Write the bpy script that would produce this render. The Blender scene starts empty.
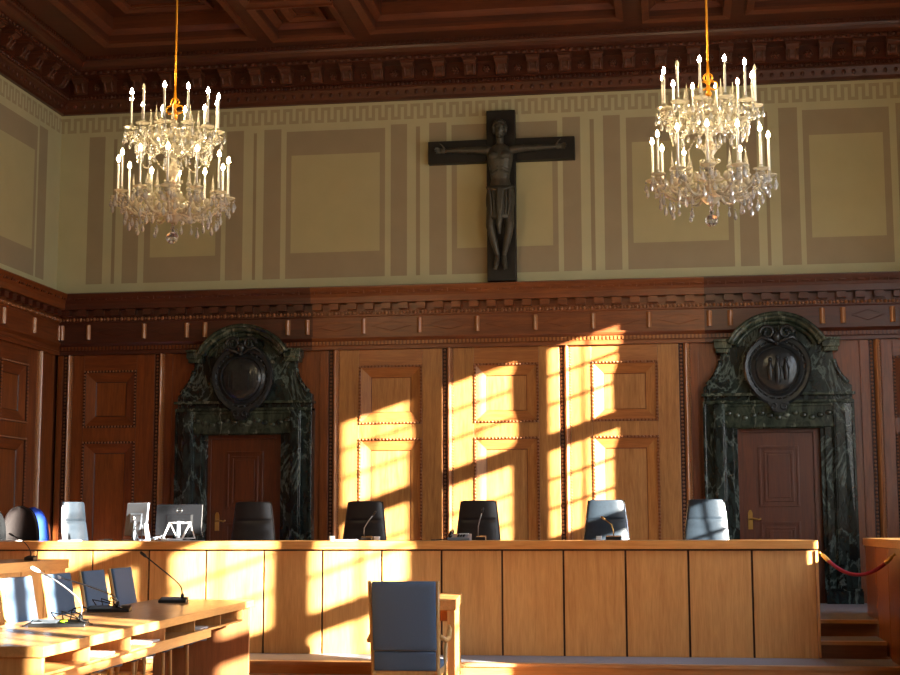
import bpy, math, random
from mathutils import Vector, Matrix
random.seed(7)
C = bpy.context.scene.collection
PI = math.pi

# ------------------------------------------------------------------ mesh kit
class MB:
    def __init__(s, T=None):
        s.v = []; s.f = []; s.m = []; s.sm = []; s.T = T; s.mi = 0
    def add(s, vs, fs, smooth=False):
        n = len(s.v)
        for p in vs:
            p = Vector(p)
            s.v.append(s.T @ p if s.T else p)
        for f in fs:
            s.f.append([n + i for i in f]); s.m.append(s.mi); s.sm.append(smooth)
    def box(s, x0, x1, y0, y1, z0, z1, R=None):
        vs = [Vector((x, y, z)) for x in (x0, x1) for y in (y0, y1) for z in (z0, z1)]
        if R is not None: vs = [R @ p for p in vs]
        s.add(vs, [(0, 1, 3, 2), (4, 6, 7, 5), (0, 4, 5, 1), (2, 3, 7, 6), (0, 2, 6, 4), (1, 5, 7, 3)])
    def cbox(s, c, d, R=None):
        M = Matrix.Translation(c) @ (R.to_4x4() if R else Matrix.Identity(4))
        s.box(-d[0]/2, d[0]/2, -d[1]/2, d[1]/2, -d[2]/2, d[2]/2, M)
    def quad(s, a, b, c, d): s.add([a, b, c, d], [(0, 1, 2, 3)])
    def frus(s, r0, y0, r1, y1, cap=True):
        # rect (x0,x1,z0,z1) at y0 to rect at y1 (facing -y)
        a = [(r0[0], y0, r0[2]), (r0[1], y0, r0[2]), (r0[1], y0, r0[3]), (r0[0], y0, r0[3])]
        b = [(r1[0], y1, r1[2]), (r1[1], y1, r1[2]), (r1[1], y1, r1[3]), (r1[0], y1, r1[3])]
        fs = [(0, 1, 5, 4), (1, 2, 6, 5), (2, 3, 7, 6), (3, 0, 4, 7)]
        if cap: fs.append((4, 5, 6, 7))
        s.add(a + b, fs)
    def prism(s, poly, y0, y1, ax='y', smooth=False):
        # poly list of (a,b); extruded along ax
        def P(a, b, t):
            return {'y': (a, t, b), 'x': (t, a, b), 'z': (a, b, t)}[ax]
        n = len(poly)
        vs = [P(a, b, y0) for a, b in poly] + [P(a, b, y1) for a, b in poly]
        s.add(vs, [tuple(range(n)), tuple(range(2*n-1, n-1, -1))])
        s.add(vs, [(i, (i+1) % n, n+(i+1) % n, n+i) for i in range(n)], smooth)
    def lathe(s, prof, c=(0, 0, 0), n=16, R=None, smooth=True):
        vs = []; fs = []
        k = len(prof)
        for i in range(n):
            a = 2*PI*i/n
            for r, z in prof:
                p = Vector((r*math.cos(a), r*math.sin(a), z))
                if R: p = R @ p
                vs.append(p + Vector(c))
        for i in range(n):
            j = (i+1) % n
            for t in range(k-1):
                fs.append((i*k+t, j*k+t, j*k+t+1, i*k+t+1))
        s.add(vs, fs, smooth)
        for t in (0, k-1):
            if prof[t][0] > 1e-6: s.add([vs[i*k+t] for i in range(n)], [tuple(range(n))])
    def ball(s, c, r, n=8, m=6, sc=(1, 1, 1)):
        prof = [(max(1e-7, r*math.sin(PI*i/m)), -r*math.cos(PI*i/m)) for i in range(m+1)]
        s.lathe(prof, c, n, Matrix.Diagonal(sc))
    def tube(s, pts, r, n=8, cap=True):
        pts = [Vector(p) for p in pts]
        rs = r if isinstance(r, (list, tuple)) else [r]*len(pts)
        vs = []; fs = []
        t0 = (pts[1]-pts[0]).normalized()
        u = t0.orthogonal().normalized()
        for i, p in enumerate(pts):
            t = (pts[min(i+1, len(pts)-1)]-pts[max(i-1, 0)]).normalized()
            u = (u - t*u.dot(t)).normalized(); w = t.cross(u)
            for k in range(n):
                a = 2*PI*k/n
                vs.append(p + (u*math.cos(a)+w*math.sin(a))*rs[i])
        for i in range(len(pts)-1):
            for k in range(n):
                k2 = (k+1) % n
                fs.append((i*n+k, i*n+k2, (i+1)*n+k2, (i+1)*n+k))
        s.add(vs, fs, True)
        if cap:
            s.add(vs[:n], [tuple(range(n-1, -1, -1))]); s.add(vs[-n:], [tuple(range(n))])
    def sheet(s, fn, nu, nv, th, smooth=True):
        # closed shell: fn(u,v)->(point, normal); thickness th backwards
        F = []; B = []
        for i in range(nu+1):
            for j in range(nv+1):
                p, nn = fn(i/nu, j/nv)
                p = Vector(p); nn = Vector(nn)
                F.append(p); B.append(p - nn*th)
        N = len(F); W = nv+1; fs = []
        for i in range(nu):
            for j in range(nv):
                a = i*W+j; fs.append((a, a+W, a+W+1, a+1)); fs.append((N+a, N+a+1, N+a+W+1, N+a+W))
        for i in range(nu):
            a = i*W; fs.append((a, N+a, N+a+W, a+W)); a = i*W+nv; fs.append((a, a+W, N+a+W, N+a))
        for j in range(nv):
            fs.append((j, j+1, N+j+1, N+j)); a = nu*W+j; fs.append((a, N+a, N+a+1, a+1))
        s.add(F+B, fs, smooth)
    def build(s, name, mats, parent=None, loc=None, bevel=0, seg=2, fix=True, autosm=False):
        me = bpy.data.meshes.new(name)
        me.from_pydata([tuple(p) for p in s.v], [], s.f)
        if not isinstance(mats, (list, tuple)): mats = [mats]
        for m in mats: me.materials.append(m)
        me.polygons.foreach_set('material_index', [min(i, len(mats)-1) for i in s.m])
        me.polygons.foreach_set('use_smooth', s.sm)
        me.update()
        if fix:
            import bmesh
            bm = bmesh.new(); bm.from_mesh(me)
            bmesh.ops.remove_doubles(bm, verts=bm.verts, dist=1e-5)
            bmesh.ops.recalc_face_normals(bm, faces=bm.faces)
            bm.to_mesh(me); bm.free()
        o = bpy.data.objects.new(name, me); C.objects.link(o)
        if parent: o.parent = parent
        if loc: o.location = loc
        if bevel:
            b = o.modifiers.new('Bevel', 'BEVEL'); b.width = bevel; b.segments = seg; b.limit_method = 'ANGLE'
            b.angle_limit = math.radians(40)
        return o

def thing(name, label, cat, loc=(0, 0, 0), rz=0, group=None):
    o = bpy.data.objects.new(name, None); C.objects.link(o)
    o.location = loc; o.rotation_euler = (0, 0, rz); o.empty_display_size = .1
    o['label'] = label; o['category'] = cat
    if group: o['group'] = group
    return o
def tag(o, label, cat, group=None):
    o['label'] = label; o['category'] = cat
    if group: o['group'] = group
    return o
def struct(o):
    o['kind'] = 'structure'; return o
def dup(root, loc, rz=None, label=None, group=None):
    def cp(o, par):
        c = o.copy(); C.objects.link(c)
        if par: c.parent = par
        for ch in kids[o]: cp(ch, c)
        return c
    kids = {}
    def walk(o):
        kids[o] = [x for x in o.children]
        for x in kids[o]: walk(x)
    walk(root)
    r = cp(root, None); r.location = loc
    if rz is not None: r.rotation_euler = (0, 0, rz)
    if label: r['label'] = label
    if group: r['group'] = group
    return r
def inst(o, loc, parent):
    c = o.copy(); C.objects.link(c); c.parent = parent; c.location = loc; return c

# ------------------------------------------------------------------ materials
def L(c): # sRGB 0-255 -> linear
    return tuple(((x/255+.055)/1.055)**2.4 if x > 10 else x/255/12.92 for x in c)+(1,)
def newmat(name):
    m = bpy.data.materials.new(name); m.use_nodes = True
    nt = m.node_tree; b = nt.nodes['Principled BSDF']
    return m, nt, b
def plain(name, col, rough=.5, metal=0, spec=.5, bump=0, bscale=200, sheen=0, coat=0, var=.18):
    m, nt, b = newmat(name)
    b.inputs['Base Color'].default_value = L(col); b.inputs['Roughness'].default_value = rough
    b.inputs['Metallic'].default_value = metal; b.inputs['Specular IOR Level'].default_value = spec
    b.inputs['Coat Weight'].default_value = coat
    tc = nt.nodes.new('ShaderNodeTexCoord'); n = nt.nodes.new('ShaderNodeTexNoise')
    n.inputs['Scale'].default_value = bscale; n.inputs['Detail'].default_value = 3
    nt.links.new(tc.outputs['Object'], n.inputs['Vector'])
    mx = nt.nodes.new('ShaderNodeMixRGB'); mx.blend_type = 'MULTIPLY'; mx.inputs[0].default_value = 1
    rp = nt.nodes.new('ShaderNodeValToRGB'); rp.color_ramp.elements[0].color = (1-var, 1-var, 1-var, 1); rp.color_ramp.elements[0].position = .3
    rp.color_ramp.elements[1].color = (1+var*.5, 1+var*.5, 1+var*.5, 1); rp.color_ramp.elements[1].position = .7
    nt.links.new(n.outputs['Fac'], rp.inputs[0]); nt.links.new(rp.outputs[0], mx.inputs[2])
    mx.inputs[1].default_value = L(col); nt.links.new(mx.outputs[0], b.inputs['Base Color'])
    if bump:
        bp = nt.nodes.new('ShaderNodeBump'); bp.inputs['Strength'].default_value = bump; bp.inputs['Distance'].default_value = .002
        nt.links.new(n.outputs['Fac'], bp.inputs['Height']); nt.links.new(bp.outputs[0], b.inputs['Normal'])
    return m
def wood(name, dark, light, axis='z', rough=.4, scale=1., coat=0., seedv=0.):
    m, nt, b = newmat(name)
    tc = nt.nodes.new('ShaderNodeTexCoord'); mp = nt.nodes.new('ShaderNodeMapping')
    s = {'z': (9, 9, .7), 'x': (.7, 9, 9), 'y': (9, .7, 9)}[axis]
    mp.inputs['Scale'].default_value = tuple(q*scale for q in s); mp.inputs['Location'].default_value = (seedv, seedv, seedv)
    nt.links.new(tc.outputs['Object'], mp.inputs['Vector'])
    n1 = nt.nodes.new('ShaderNodeTexNoise'); n1.inputs['Scale'].default_value = 1.6; n1.inputs['Detail'].default_value = 5; n1.inputs['Distortion'].default_value = 1.2
    n2 = nt.nodes.new('ShaderNodeTexNoise'); n2.inputs['Scale'].default_value = 9; n2.inputs['Detail'].default_value = 4
    n3 = nt.nodes.new('ShaderNodeTexNoise'); n3.inputs['Scale'].default_value = .9; n3.inputs['Detail'].default_value = 2
    for n in (n1, n2): nt.links.new(mp.outputs[0], n.inputs['Vector'])
    nt.links.new(tc.outputs['Object'], n3.inputs['Vector'])
    a = nt.nodes.new('ShaderNodeMath'); a.operation = 'MULTIPLY_ADD'; a.inputs[1].default_value = .35
    nt.links.new(n2.outputs['Fac'], a.inputs[0])
    a2 = nt.nodes.new('ShaderNodeMath'); a2.operation = 'MULTIPLY_ADD'; a2.inputs[1].default_value = .5
    nt.links.new(n1.outputs['Fac'], a2.inputs[0])
    a3 = nt.nodes.new('ShaderNodeMath'); a3.operation = 'MULTIPLY'; a3.inputs[1].default_value = .25
    nt.links.new(n3.outputs['Fac'], a3.inputs[0]); nt.links.new(a3.outputs[0], a2.inputs[2]); nt.links.new(a2.outputs[0], a.inputs[2])
    rp = nt.nodes.new('ShaderNodeValToRGB'); e = rp.color_ramp.elements
    e[0].position = .38; e[0].color = L(dark); e[1].position = .7; e[1].color = L(light)
    nt.links.new(a.outputs[0], rp.inputs[0]); nt.links.new(rp.outputs[0], b.inputs['Base Color'])
    b.inputs['Roughness'].default_value = rough; b.inputs['Coat Weight'].default_value = coat; b.inputs['Coat Roughness'].default_value = .2
    bp = nt.nodes.new('ShaderNodeBump'); bp.inputs['Strength'].default_value = .12; bp.inputs['Distance'].default_value = .002
    nt.links.new(a.outputs[0], bp.inputs['Height']); nt.links.new(bp.outputs[0], b.inputs['Normal'])
    return m
def marble(name, base, mid, vein):
    m, nt, b = newmat(name)
    tc = nt.nodes.new('ShaderNodeTexCoord')
    n1 = nt.nodes.new('ShaderNodeTexNoise'); n1.inputs['Scale'].default_value = 5; n1.inputs['Detail'].default_value = 10; n1.inputs['Distortion'].default_value = .8; n1.inputs['Roughness'].default_value = .65
    n2 = nt.nodes.new('ShaderNodeTexNoise'); n2.inputs['Scale'].default_value = 1.6; n2.inputs['Detail'].default_value = 10; n2.inputs['Distortion'].default_value = .6; n2.inputs['Roughness'].default_value = .6
    mp = nt.nodes.new('ShaderNodeMapping'); mp.inputs['Rotation'].default_value = (.3, .5, .2); mp.inputs['Scale'].default_value = (1.5, 1, .8)
    nt.links.new(tc.outputs['Object'], mp.inputs['Vector'])
    for n in (n1, n2): nt.links.new(mp.outputs[0], n.inputs['Vector'])
    r1 = nt.nodes.new('ShaderNodeValToRGB'); e = r1.color_ramp.elements
    e[0].position = .4; e[0].color = L(base); e[1].position = .72; e[1].color = L(mid)
    nt.links.new(n1.outputs['Fac'], r1.inputs[0])
    r2 = nt.nodes.new('ShaderNodeValToRGB'); e = r2.color_ramp.elements
    e[0].position = .475; e[0].color = (0, 0, 0, 1); e[1].position = .5; e[1].color = (1, 1, 1, 1)
    k = e.new(.525); k.color = (0, 0, 0, 1)
    nt.links.new(n2.outputs['Fac'], r2.inputs[0])
    ml = nt.nodes.new('ShaderNodeMath'); ml.operation = 'MULTIPLY'
    r3 = nt.nodes.new('ShaderNodeValToRGB'); r3.color_ramp.elements[0].position = .5; r3.color_ramp.elements[1].position = .7
    nt.links.new(n1.outputs['Fac'], r3.inputs[0]); nt.links.new(r2.outputs[0], ml.inputs[0]); ml.inputs[1].default_value = .4
    mx = nt.nodes.new('ShaderNodeMixRGB'); nt.links.new(ml.outputs[0], mx.inputs[0])
    nt.links.new(r1.outputs[0], mx.inputs[1]); mx.inputs[2].default_value = L(vein)
    nt.links.new(mx.outputs[0], b.inputs['Base Color']); b.inputs['Roughness'].default_value = .16
    return m

WD = ((62, 24, 12), (118, 56, 26))
M = {}
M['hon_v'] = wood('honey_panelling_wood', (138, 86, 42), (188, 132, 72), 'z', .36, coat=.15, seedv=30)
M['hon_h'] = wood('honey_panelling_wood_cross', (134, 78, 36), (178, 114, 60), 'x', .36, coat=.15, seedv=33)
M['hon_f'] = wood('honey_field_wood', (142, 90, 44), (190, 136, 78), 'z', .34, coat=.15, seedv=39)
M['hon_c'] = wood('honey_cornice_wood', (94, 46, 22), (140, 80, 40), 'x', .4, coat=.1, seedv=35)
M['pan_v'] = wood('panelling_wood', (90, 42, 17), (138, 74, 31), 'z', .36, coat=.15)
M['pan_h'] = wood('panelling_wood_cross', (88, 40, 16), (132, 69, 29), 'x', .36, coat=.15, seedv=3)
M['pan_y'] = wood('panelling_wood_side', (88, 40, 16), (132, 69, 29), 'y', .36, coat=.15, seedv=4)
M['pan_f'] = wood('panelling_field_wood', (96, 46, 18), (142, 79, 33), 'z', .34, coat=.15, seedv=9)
M['pole'] = wood('moulding_wood', (154, 100, 62), (188, 130, 86), 'z', .25, coat=.4, seedv=2)
M['bead'] = plain('bead_wood', (150, 98, 62), .3, bscale=30, coat=.3)
M['groove'] = plain('groove_wood', (60, 24, 12), .5, bscale=30)
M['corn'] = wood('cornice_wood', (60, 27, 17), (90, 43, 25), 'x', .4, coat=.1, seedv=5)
M['ceil'] = wood('ceiling_wood', (62, 30, 18), (94, 48, 28), 'x', .5, seedv=6)
M['ceil2'] = wood('ceiling_frame_wood', (76, 38, 22), (114, 60, 34), 'x', .45, seedv=7)
M['oak'] = wood('bench_oak', (176, 124, 66), (208, 158, 96), 'z', .42, coat=.08, seedv=11)
M['oak_h'] = wood('bench_oak_top', (182, 122, 60), (212, 156, 90), 'x', .3, coat=.25, seedv=12)
M['oak_y'] = wood('desk_oak_top', (176, 122, 66), (208, 156, 96), 'y', .3, coat=.3, seedv=13)
M['oak_p'] = wood('desk_oak_panel', (170, 118, 64), (204, 152, 92), 'z', .42, seedv=14)
M['oak_dk'] = wood('desk_end_wood', (120, 76, 44), (156, 102, 62), 'z', .5, seedv=15)
M['chairw'] = wood('beech_wood', (176, 134, 78), (208, 168, 108), 'z', .4, scale=2, seedv=16)
M['doorw'] = wood('door_wood', (70, 30, 13), (104, 50, 23), 'z', .35, coat=.15, seedv=17)
M['nose'] = wood('nosing_wood', (150, 108, 68), (184, 140, 96), 'x', .4, seedv=18)
M['riser2'] = wood('step_riser_wood', (92, 54, 30), (124, 76, 44), 'x', .4, seedv=22)
M['riser'] = wood('riser_wood', (160, 106, 56), (194, 138, 80), 'x', .4, seedv=19)
M['cream'] = plain('cream_wall_paint', (194, 192, 156), .85, bscale=3, var=.04)
M['cream2'] = plain('panel_wall_paint', (188, 182, 142), .85, bscale=3, var=.04)
M['taupe'] = plain('taupe_wall_paint', (164, 152, 126), .85, bscale=3, var=.05)
M['taupe_d'] = plain('dark_taupe_wall_paint', (160, 147, 120), .85, bscale=3, var=.05)
M['taupe_m'] = plain('meander_paint', (172, 162, 132), .85, bscale=3, var=.05)
M['white'] = plain('plain_wall_paint', (196, 190, 160), .85, bscale=6)
M['carpet'] = plain('grey_carpet', (134, 136, 146), .95, bump=.4, bscale=300)
M['floor'] = wood('parquet_floor', (140, 92, 52), (180, 126, 76), 'y', .35, coat=.2, seedv=20)
M['marble'] = marble('green_marble', (13, 19, 20), (46, 60, 58), (130, 150, 146))
M['marble2'] = marble('green_marble_light', (28, 38, 34), (74, 86, 72), (146, 156, 140))
M['bronze'] = plain('dark_bronze', (56, 60, 64), .25, metal=.5, bscale=25)
M['crossm'] = plain('cross_black_wood', (26, 23, 20), .55, bscale=20)
M['corpus'] = plain('crucifix_bronze', (80, 78, 70), .45, metal=.3, bscale=30)
M['loin'] = plain('crucifix_cloth_bronze', (82, 80, 72), .5, metal=.3, bscale=30)
M['blue'] = plain('blue_grey_upholstery', (80, 104, 132), .85, bump=.3, bscale=500)
M['blackl'] = plain('black_leather', (34, 28, 28), .38, bump=.15, bscale=60)
M['greyl'] = plain('grey_leather', (38, 48, 58), .4, bump=.2, bscale=50)
M['blackf'] = plain('black_fabric', (13, 15, 18), .85, spec=.2, bscale=80)
M['royal'] = plain('royal_blue_fabric', (22, 66, 178), .7, bscale=80)
M['chrome'] = plain('chrome', (200, 205, 210), .15, metal=1)
M['steel'] = plain('brushed_steel', (150, 152, 156), .35, metal=.9)
M['brass'] = plain('brass', (190, 150, 84), .28, metal=.9)
M['gold'] = plain('gilt_brass', (214, 140, 24), .35, metal=.55)
M['blackp'] = plain('black_plastic', (22, 23, 25), .4)
M['greyp'] = plain('grey_plastic', (112, 122, 134), .4)
M['mongrey'] = plain('monitor_grey_plastic', (20, 21, 24), .25)
M['whitep'] = plain('white_plastic', (232, 234, 236), .35)
M['paper'] = plain('paper', (228, 230, 232), .8)
M['green'] = plain('green_sticker', (170, 232, 40), .5)
M['rope'] = plain('red_velvet', (138, 22, 52), .8, bump=.3, bscale=120)
M['candle'] = plain('candle_sleeve', (246, 244, 238), .35)
def glassmat(name, col, k):
    m = bpy.data.materials.new(name); m.use_nodes = True; nt = m.node_tree
    for n in list(nt.nodes): nt.nodes.remove(n)
    out = nt.nodes.new('ShaderNodeOutputMaterial'); g = nt.nodes.new('ShaderNodeBsdfGlass'); g.inputs['IOR'].default_value = 1.45
    g.inputs['Roughness'].default_value = .04; g.inputs['Color'].default_value = (1, 1, 1, 1)
    d = nt.nodes.new('ShaderNodeBsdfPrincipled'); d.inputs['Base Color'].default_value = L(col); d.inputs['Roughness'].default_value = .08
    d.inputs['Coat Weight'].default_value = 1
    t = nt.nodes.new('ShaderNodeBsdfTranslucent'); t.inputs['Color'].default_value = L(col)
    a = nt.nodes.new('ShaderNodeMixShader'); a.inputs[0].default_value = .4
    nt.links.new(d.outputs[0], a.inputs[1]); nt.links.new(t.outputs[0], a.inputs[2])
    x = nt.nodes.new('ShaderNodeMixShader'); x.inputs[0].default_value = k
    nt.links.new(g.outputs[0], x.inputs[1]); nt.links.new(a.outputs[0], x.inputs[2]); nt.links.new(x.outputs[0], out.inputs[0])
    return m
M['crystal'] = glassmat('crystal_glass', (252, 246, 226), .5)
M['drop'] = glassmat('crystal_drop_glass', (250, 252, 255), .4)
M['clear'] = glassmat('clear_crystal_glass', (250, 252, 255), .10)
def emis(name, col, s):
    m = bpy.data.materials.new(name); m.use_nodes = True; nt = m.node_tree
    b = nt.nodes['Principled BSDF']; b.inputs['Base Color'].default_value = L(col)
    b.inputs['Emission Color'].default_value = L(col); b.inputs['Emission Strength'].default_value = s
    return m
M['bulb'] = emis('lit_bulb', (255, 224, 170), 240)
M['bulb_off'] = M['crystal']

# ------------------------------------------------------------------ room dims
YB = 20.6; XL = -8.92; XR = 4.45; XC = -2.235; YR = -4.0
ZP0 = 5.0; ZP1 = 7.695; ZC = 8.4
# wall-local frames: u along wall, -y outwards, z up
T_back = Matrix.Translation((0, YB, 0))
T_left = Matrix.Translation((XL, YB, 0)) @ Matrix.Rotation(PI/2, 4, 'Z')     # u<0 runs towards the viewer, local -y -> +X

# ---- painted walls: strips of faces with painted bands
def paint_wall(name, T, u0, u1, cols, zones):
    """zones: list of (z0,z1,[(ua,ub,mi)...]) ; default cream = 0"""
    mb = MB(T)
    for z0, z1, rects in zones:
        cuts = sorted({u0, u1} | {min(max(a, u0), u1) for r in rects for a in r[:2]})
        for a, b in zip(cuts, cuts[1:]):
            if b-a < 1e-5: continue
            mi = 0
            for r in rects:
                if r[0] <= (a+b)/2 <= r[1]: mi = r[2]
            mb.mi = mi; mb.quad((a, 0, z0), (b, 0, z0), (b, 0, z1), (a, 0, z1))
    mb.mi = 0
    mb.box(u0, u1, .02, .3, -.3, 9.0)
    return mb.build(name, cols, fix=False)
def meander(u0, u1):
    p = .19; rows = []
    zb, zt = 7.415, 7.645; h = (zt-zb)/5
    pat = ["###.", "#.#.", "#.#.", "#.#.", "#.##"]
    for r in range(5):
        z1 = zt-h*r; z0 = z1-h; rects = []
        n = int((u1-u0)/p)+2
        for k in range(n):
            c = 0
            while c < 4:
                if pat[r][c] == '#':
                    d = c
                    while d < 4 and pat[r][d] == '#': d += 1
                    rects.append((u0+(k+c/4)*p, u0+(k+d/4)*p, 4)); c = d
                else: c += 1
        rows.append((z0, z1, rects))
    return rows
def wall_zones(u0, u1, pil, panels, thin):
    # pil: taupe pilasters (a,b); thin stripes; panels: (a,b,ia,ib)
    zs = [(-.3, 5.115, [])]
    T = [(a, b, 1) for a, b in pil]; t = [(a, b, 2) for a, b in thin]; P = [(a, b, 1) for a, b, _, _ in panels]
    I = [(c, d, 3) for _, _, c, d in panels]
    zs.append((5.115, 5.49, T+t+P)); zs.append((5.49, 6.94, T+t+P+I)); zs.append((6.94, 7.30, T+t+P))
    zs.append((7.30, 7.345, T)); zs.append((7.345, 7.415, []))
    zs += meander(u0, u1)
    zs.append((7.645, 9.0, []))
    return zs
half = dict(T=[(-8.472, -8.223), (-7.92, -7.679), (-6.346, -6.089), (-5.779, -5.521), (-3.888, -3.649), (-3.324, -3.071)],
            t=[(-8.087, -8.036), (-5.938, -5.892), (-3.518, -3.459)],
            P=[(-7.587, -6.415, -7.494, -6.498), (-5.441, -3.972, -5.366, -4.05)])
mir = lambda a: 2*XC-a
Tb = half['T']+[(mir(b), mir(a)) for a, b in half['T']]
tb = half['t']+[(mir(b), mir(a)) for a, b in half['t']]
Pb = half['P']+[(mir(b), mir(a), mir(d), mir(c)) for a, b, c, d in half['P']]+[(-2.998, mir(-2.998), -2.921, mir(-2.921))]
cols = [M['cream'], M['taupe'], M['taupe_d'], M['cream2'], M['taupe_m']]
wall_back = struct(paint_wall('wall_back', T_back, XL-.3, XR+.3, cols, wall_zones(XL, XR, Tb, Pb, tb)))
Tl = []; tl = []; Pl = []
u = -.48
while u > -23:
    Tl.append((u-.29, u)); Pl.append((u-.35-1.7, u-.35, u-.35-1.62, u-.43)); tl.append((u-2.75, u-2.7))
    Tl.append((u-2.4, u-2.15)); u -= 3.3
wall_left = struct(paint_wall('wall_left', T_left, -24.6, 0, cols, wall_zones(-24.6, 0, Tl, Pl, tl)))
# u on left wall is negative toward viewer: T_left maps (u,0,z)->(XL, YB+u, z)

# ---- right wall with three tall windows
WZ0, WZ1 = 1.98, 6.11
wins = [(13.79, 16.72), (7.50, 10.69), (2.36, 4.75)]
MULL = (.335, .33, .25)
mb = MB(); XW = XR+.012; th = .09
ys = [YR] + [y for w in sorted(wins) for y in w] + [YB+.3]
mb.box(XW, XW+th, YR, YB+.3, -.3, WZ0); mb.box(XW, XW+th, YR, YB+.3, WZ1, 9.0)
for a, b in zip(ys[0::2], ys[1::2]): mb.box(XW, XW+th, a, b, WZ0, WZ1)
wall_right = struct(mb.build('wall_right', M['white']))
for i, (a, b) in enumerate(wins):
    # frame, two mullions, transoms and thin glazing bars
    x0, x1 = XW+.0, XW+.05; mu = MULL[i]
    f = MB(); g = (b-a-2*mu)/3
    f.box(x0, x1, a, b, WZ1-.03, WZ1+.03); f.box(x0, x1, a, b, WZ0-.03, WZ0+.05)
    f.box(x0, x1, a-.02, a+.01, WZ0, WZ1); f.box(x0, x1, b-.01, b+.02, WZ0, WZ1)
    fr = struct(f.build('window_%d' % (i+1), M['white']))
    y = a+g
    for k in range(2):
        m_ = MB(); m_.box(x0, x1+.02, y+.03, y+mu, WZ0+.05, WZ1-.03); m_.build('mullion', M['white'], fr); y += mu+g
    for zt in (4.90, 3.47):
        m_ = MB(); m_.box(x0, x1+.015, a+.02, b-.02, zt-.24, zt); m_.build('transom', M['white'], fr)
    for k in range(3):
        ya = a+k*(g+mu)
        m_ = MB()
        for zb in (5.70, 5.30, 4.26, 3.86, 2.82, 2.42): m_.box(x0+.02, x1-.02, ya, ya+g, zb-.022, zb+.022)
        m_.box(x0+.02, x1-.02, ya+g/2-.02, ya+g/2+.02, WZ0, WZ1)
        m_.build('glazing_bars', M['white'], fr)
mb = MB(); mb.box(XL-.3, XR+.3, YR-.3, YR, -.3, 9.0); struct(mb.build('wall_rear', M['white']))
mb = MB(); mb.box(XL-.3, XR+.3, YR-.3, YB+.3, -.3, .05); struct(mb.build('floor', M['floor']))

# ------------------------------------------------------------------ wood panelling (children of the walls)
def to_child(o, par):
    o.parent = par; return o
def sweep(T, prof, u0, u1, name, mats, par, miter0=0, miter1=0):
    """profile list (out, z) along the wall; mitred: end shifts by out"""
    mb = MB(T)
    for (p0, z0), (p1, z1) in zip(prof, prof[1:]):
        mb.quad((u0+miter0*p0, -p0, z0), (u1-miter1*p0, -p0, z0), (u1-miter1*p1, -p1, z1), (u0+miter0*p1, -p1, z1))
    return mb.build(name, mats, par, fix=False)
def beadrow(mb, a, b, r, pitch, sc=(1, 1, 1)):
    a = Vector(a); b = Vector(b); n = max(1, int((b-a).length/pitch))
    for i in range(n+1):
        mb.ball(a.lerp(b, i/n), r, 6, 4, sc)
def raised(T, u0, u1, z0, z1, y, par, hon=False):
    """upper/lower raised field with beaded edge"""
    mb = MB(T)
    w = .03
    mb.mi = 2
    for a, b, c, d in ((u0, u1, z1-w, z1), (u0, u1, z0, z0+w), (u0, u0+w, z0+w, z1-w), (u1-w, u1, z0+w, z1-w)):
        mb.box(a, b, y-.012, y+.02, c, d)
    mb.mi = 0
    i = .165
    r0 = (u0+w, u1-w, z0+w, z1-w); r1 = (u0+i, u1-i, z0+i, z1-i); r2 = (u0+i+.012, u1-i-.012, z0+i+.012, z1-i-.012)
    # bevels: top/bottom cross-grain, sides long-grain
    yb, yt = y+.006, y+.046
    A = [(r0[0], yb, r0[2]), (r0[1], yb, r0[2]), (r0[1], yb, r0[3]), (r0[0], yb, r0[3])]
    B = [(r1[0], yt, r1[2]), (r1[1], yt, r1[2]), (r1[1], yt, r1[3]), (r1[0], yt, r1[3])]
    mb.mi = 1; mb.add(A+B, [(0, 1, 5, 4), (2, 3, 7, 6)]); mb.mi = 0; mb.add(A+B, [(1, 2, 6, 5), (3, 0, 4, 7)])
    mb.mi = 2; mb.frus(r1, yt, r2, yt+.014, cap=False)
    mb.mi = 3; mb.quad((r2[0], yt+.014, r2[2]), (r2[1], yt+.014, r2[2]), (r2[1], yt+.014, r2[3]), (r2[0], yt+.014, r2[3]))
    mb.mi = 4; h = w/2; yy = y-.016
    beadrow(mb, (u0+h, yy, z0+h), (u0+h, yy, z1-h), .015, .047); beadrow(mb, (u1-h, yy, z0+h), (u1-h, yy, z1-h), .015, .047)
    beadrow(mb, (u0+h+.047, yy, z0+h), (u1-h-.047, yy, z0+h), .015, .047); beadrow(mb, (u0+h+.047, yy, z1-h), (u1-h-.047, yy, z1-h), .015, .047)
    side = T is T_left
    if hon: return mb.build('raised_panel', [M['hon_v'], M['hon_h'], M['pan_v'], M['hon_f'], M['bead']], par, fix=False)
    return mb.build('raised_panel', [M['pan_v'], M['pan_y'] if side else M['pan_h'], M['groove'], M['pan_f'], M['bead']], par, fix=False)
ZT = 4.05   # top of the stiles
def bay(T, u0, u1, par, ua=None, ub=None, y=-.08, hon=False):
    """boards of one bay between u0,u1 with two raised panels between ua,ub"""
    zb = .5
    bd = MB(T); side = T is T_left
    if ua is None:
        bd.box(u0, u1, y, -.005, zb, ZT)
        return bd.build('panelling_board', [M['pan_v']], par, bevel=.004)
    bd.box(u0, ua-.001, y, -.005, zb, ZT); bd.box(ub+.001, u1, y, -.005, zb, ZT)
    bd.mi = 1
    for z0, z1 in ((3.82, ZT), (zb, 1.0)): bd.box(ua, ub, y, -.005, z0, z1)
    bd.mi = 0; bd.box(ua, ub, -.012, -.005, 1.0, 3.82); bd.box(ua, ub, y, -.012, 2.785, 2.985)
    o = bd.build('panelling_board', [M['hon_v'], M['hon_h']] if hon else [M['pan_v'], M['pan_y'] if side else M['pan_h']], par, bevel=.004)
    raised(T, ua, ub, 2.985, 3.82, y, par, hon); raised(T, ua, ub, 1.0, 2.785, y, par, hon)
    return o
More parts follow.
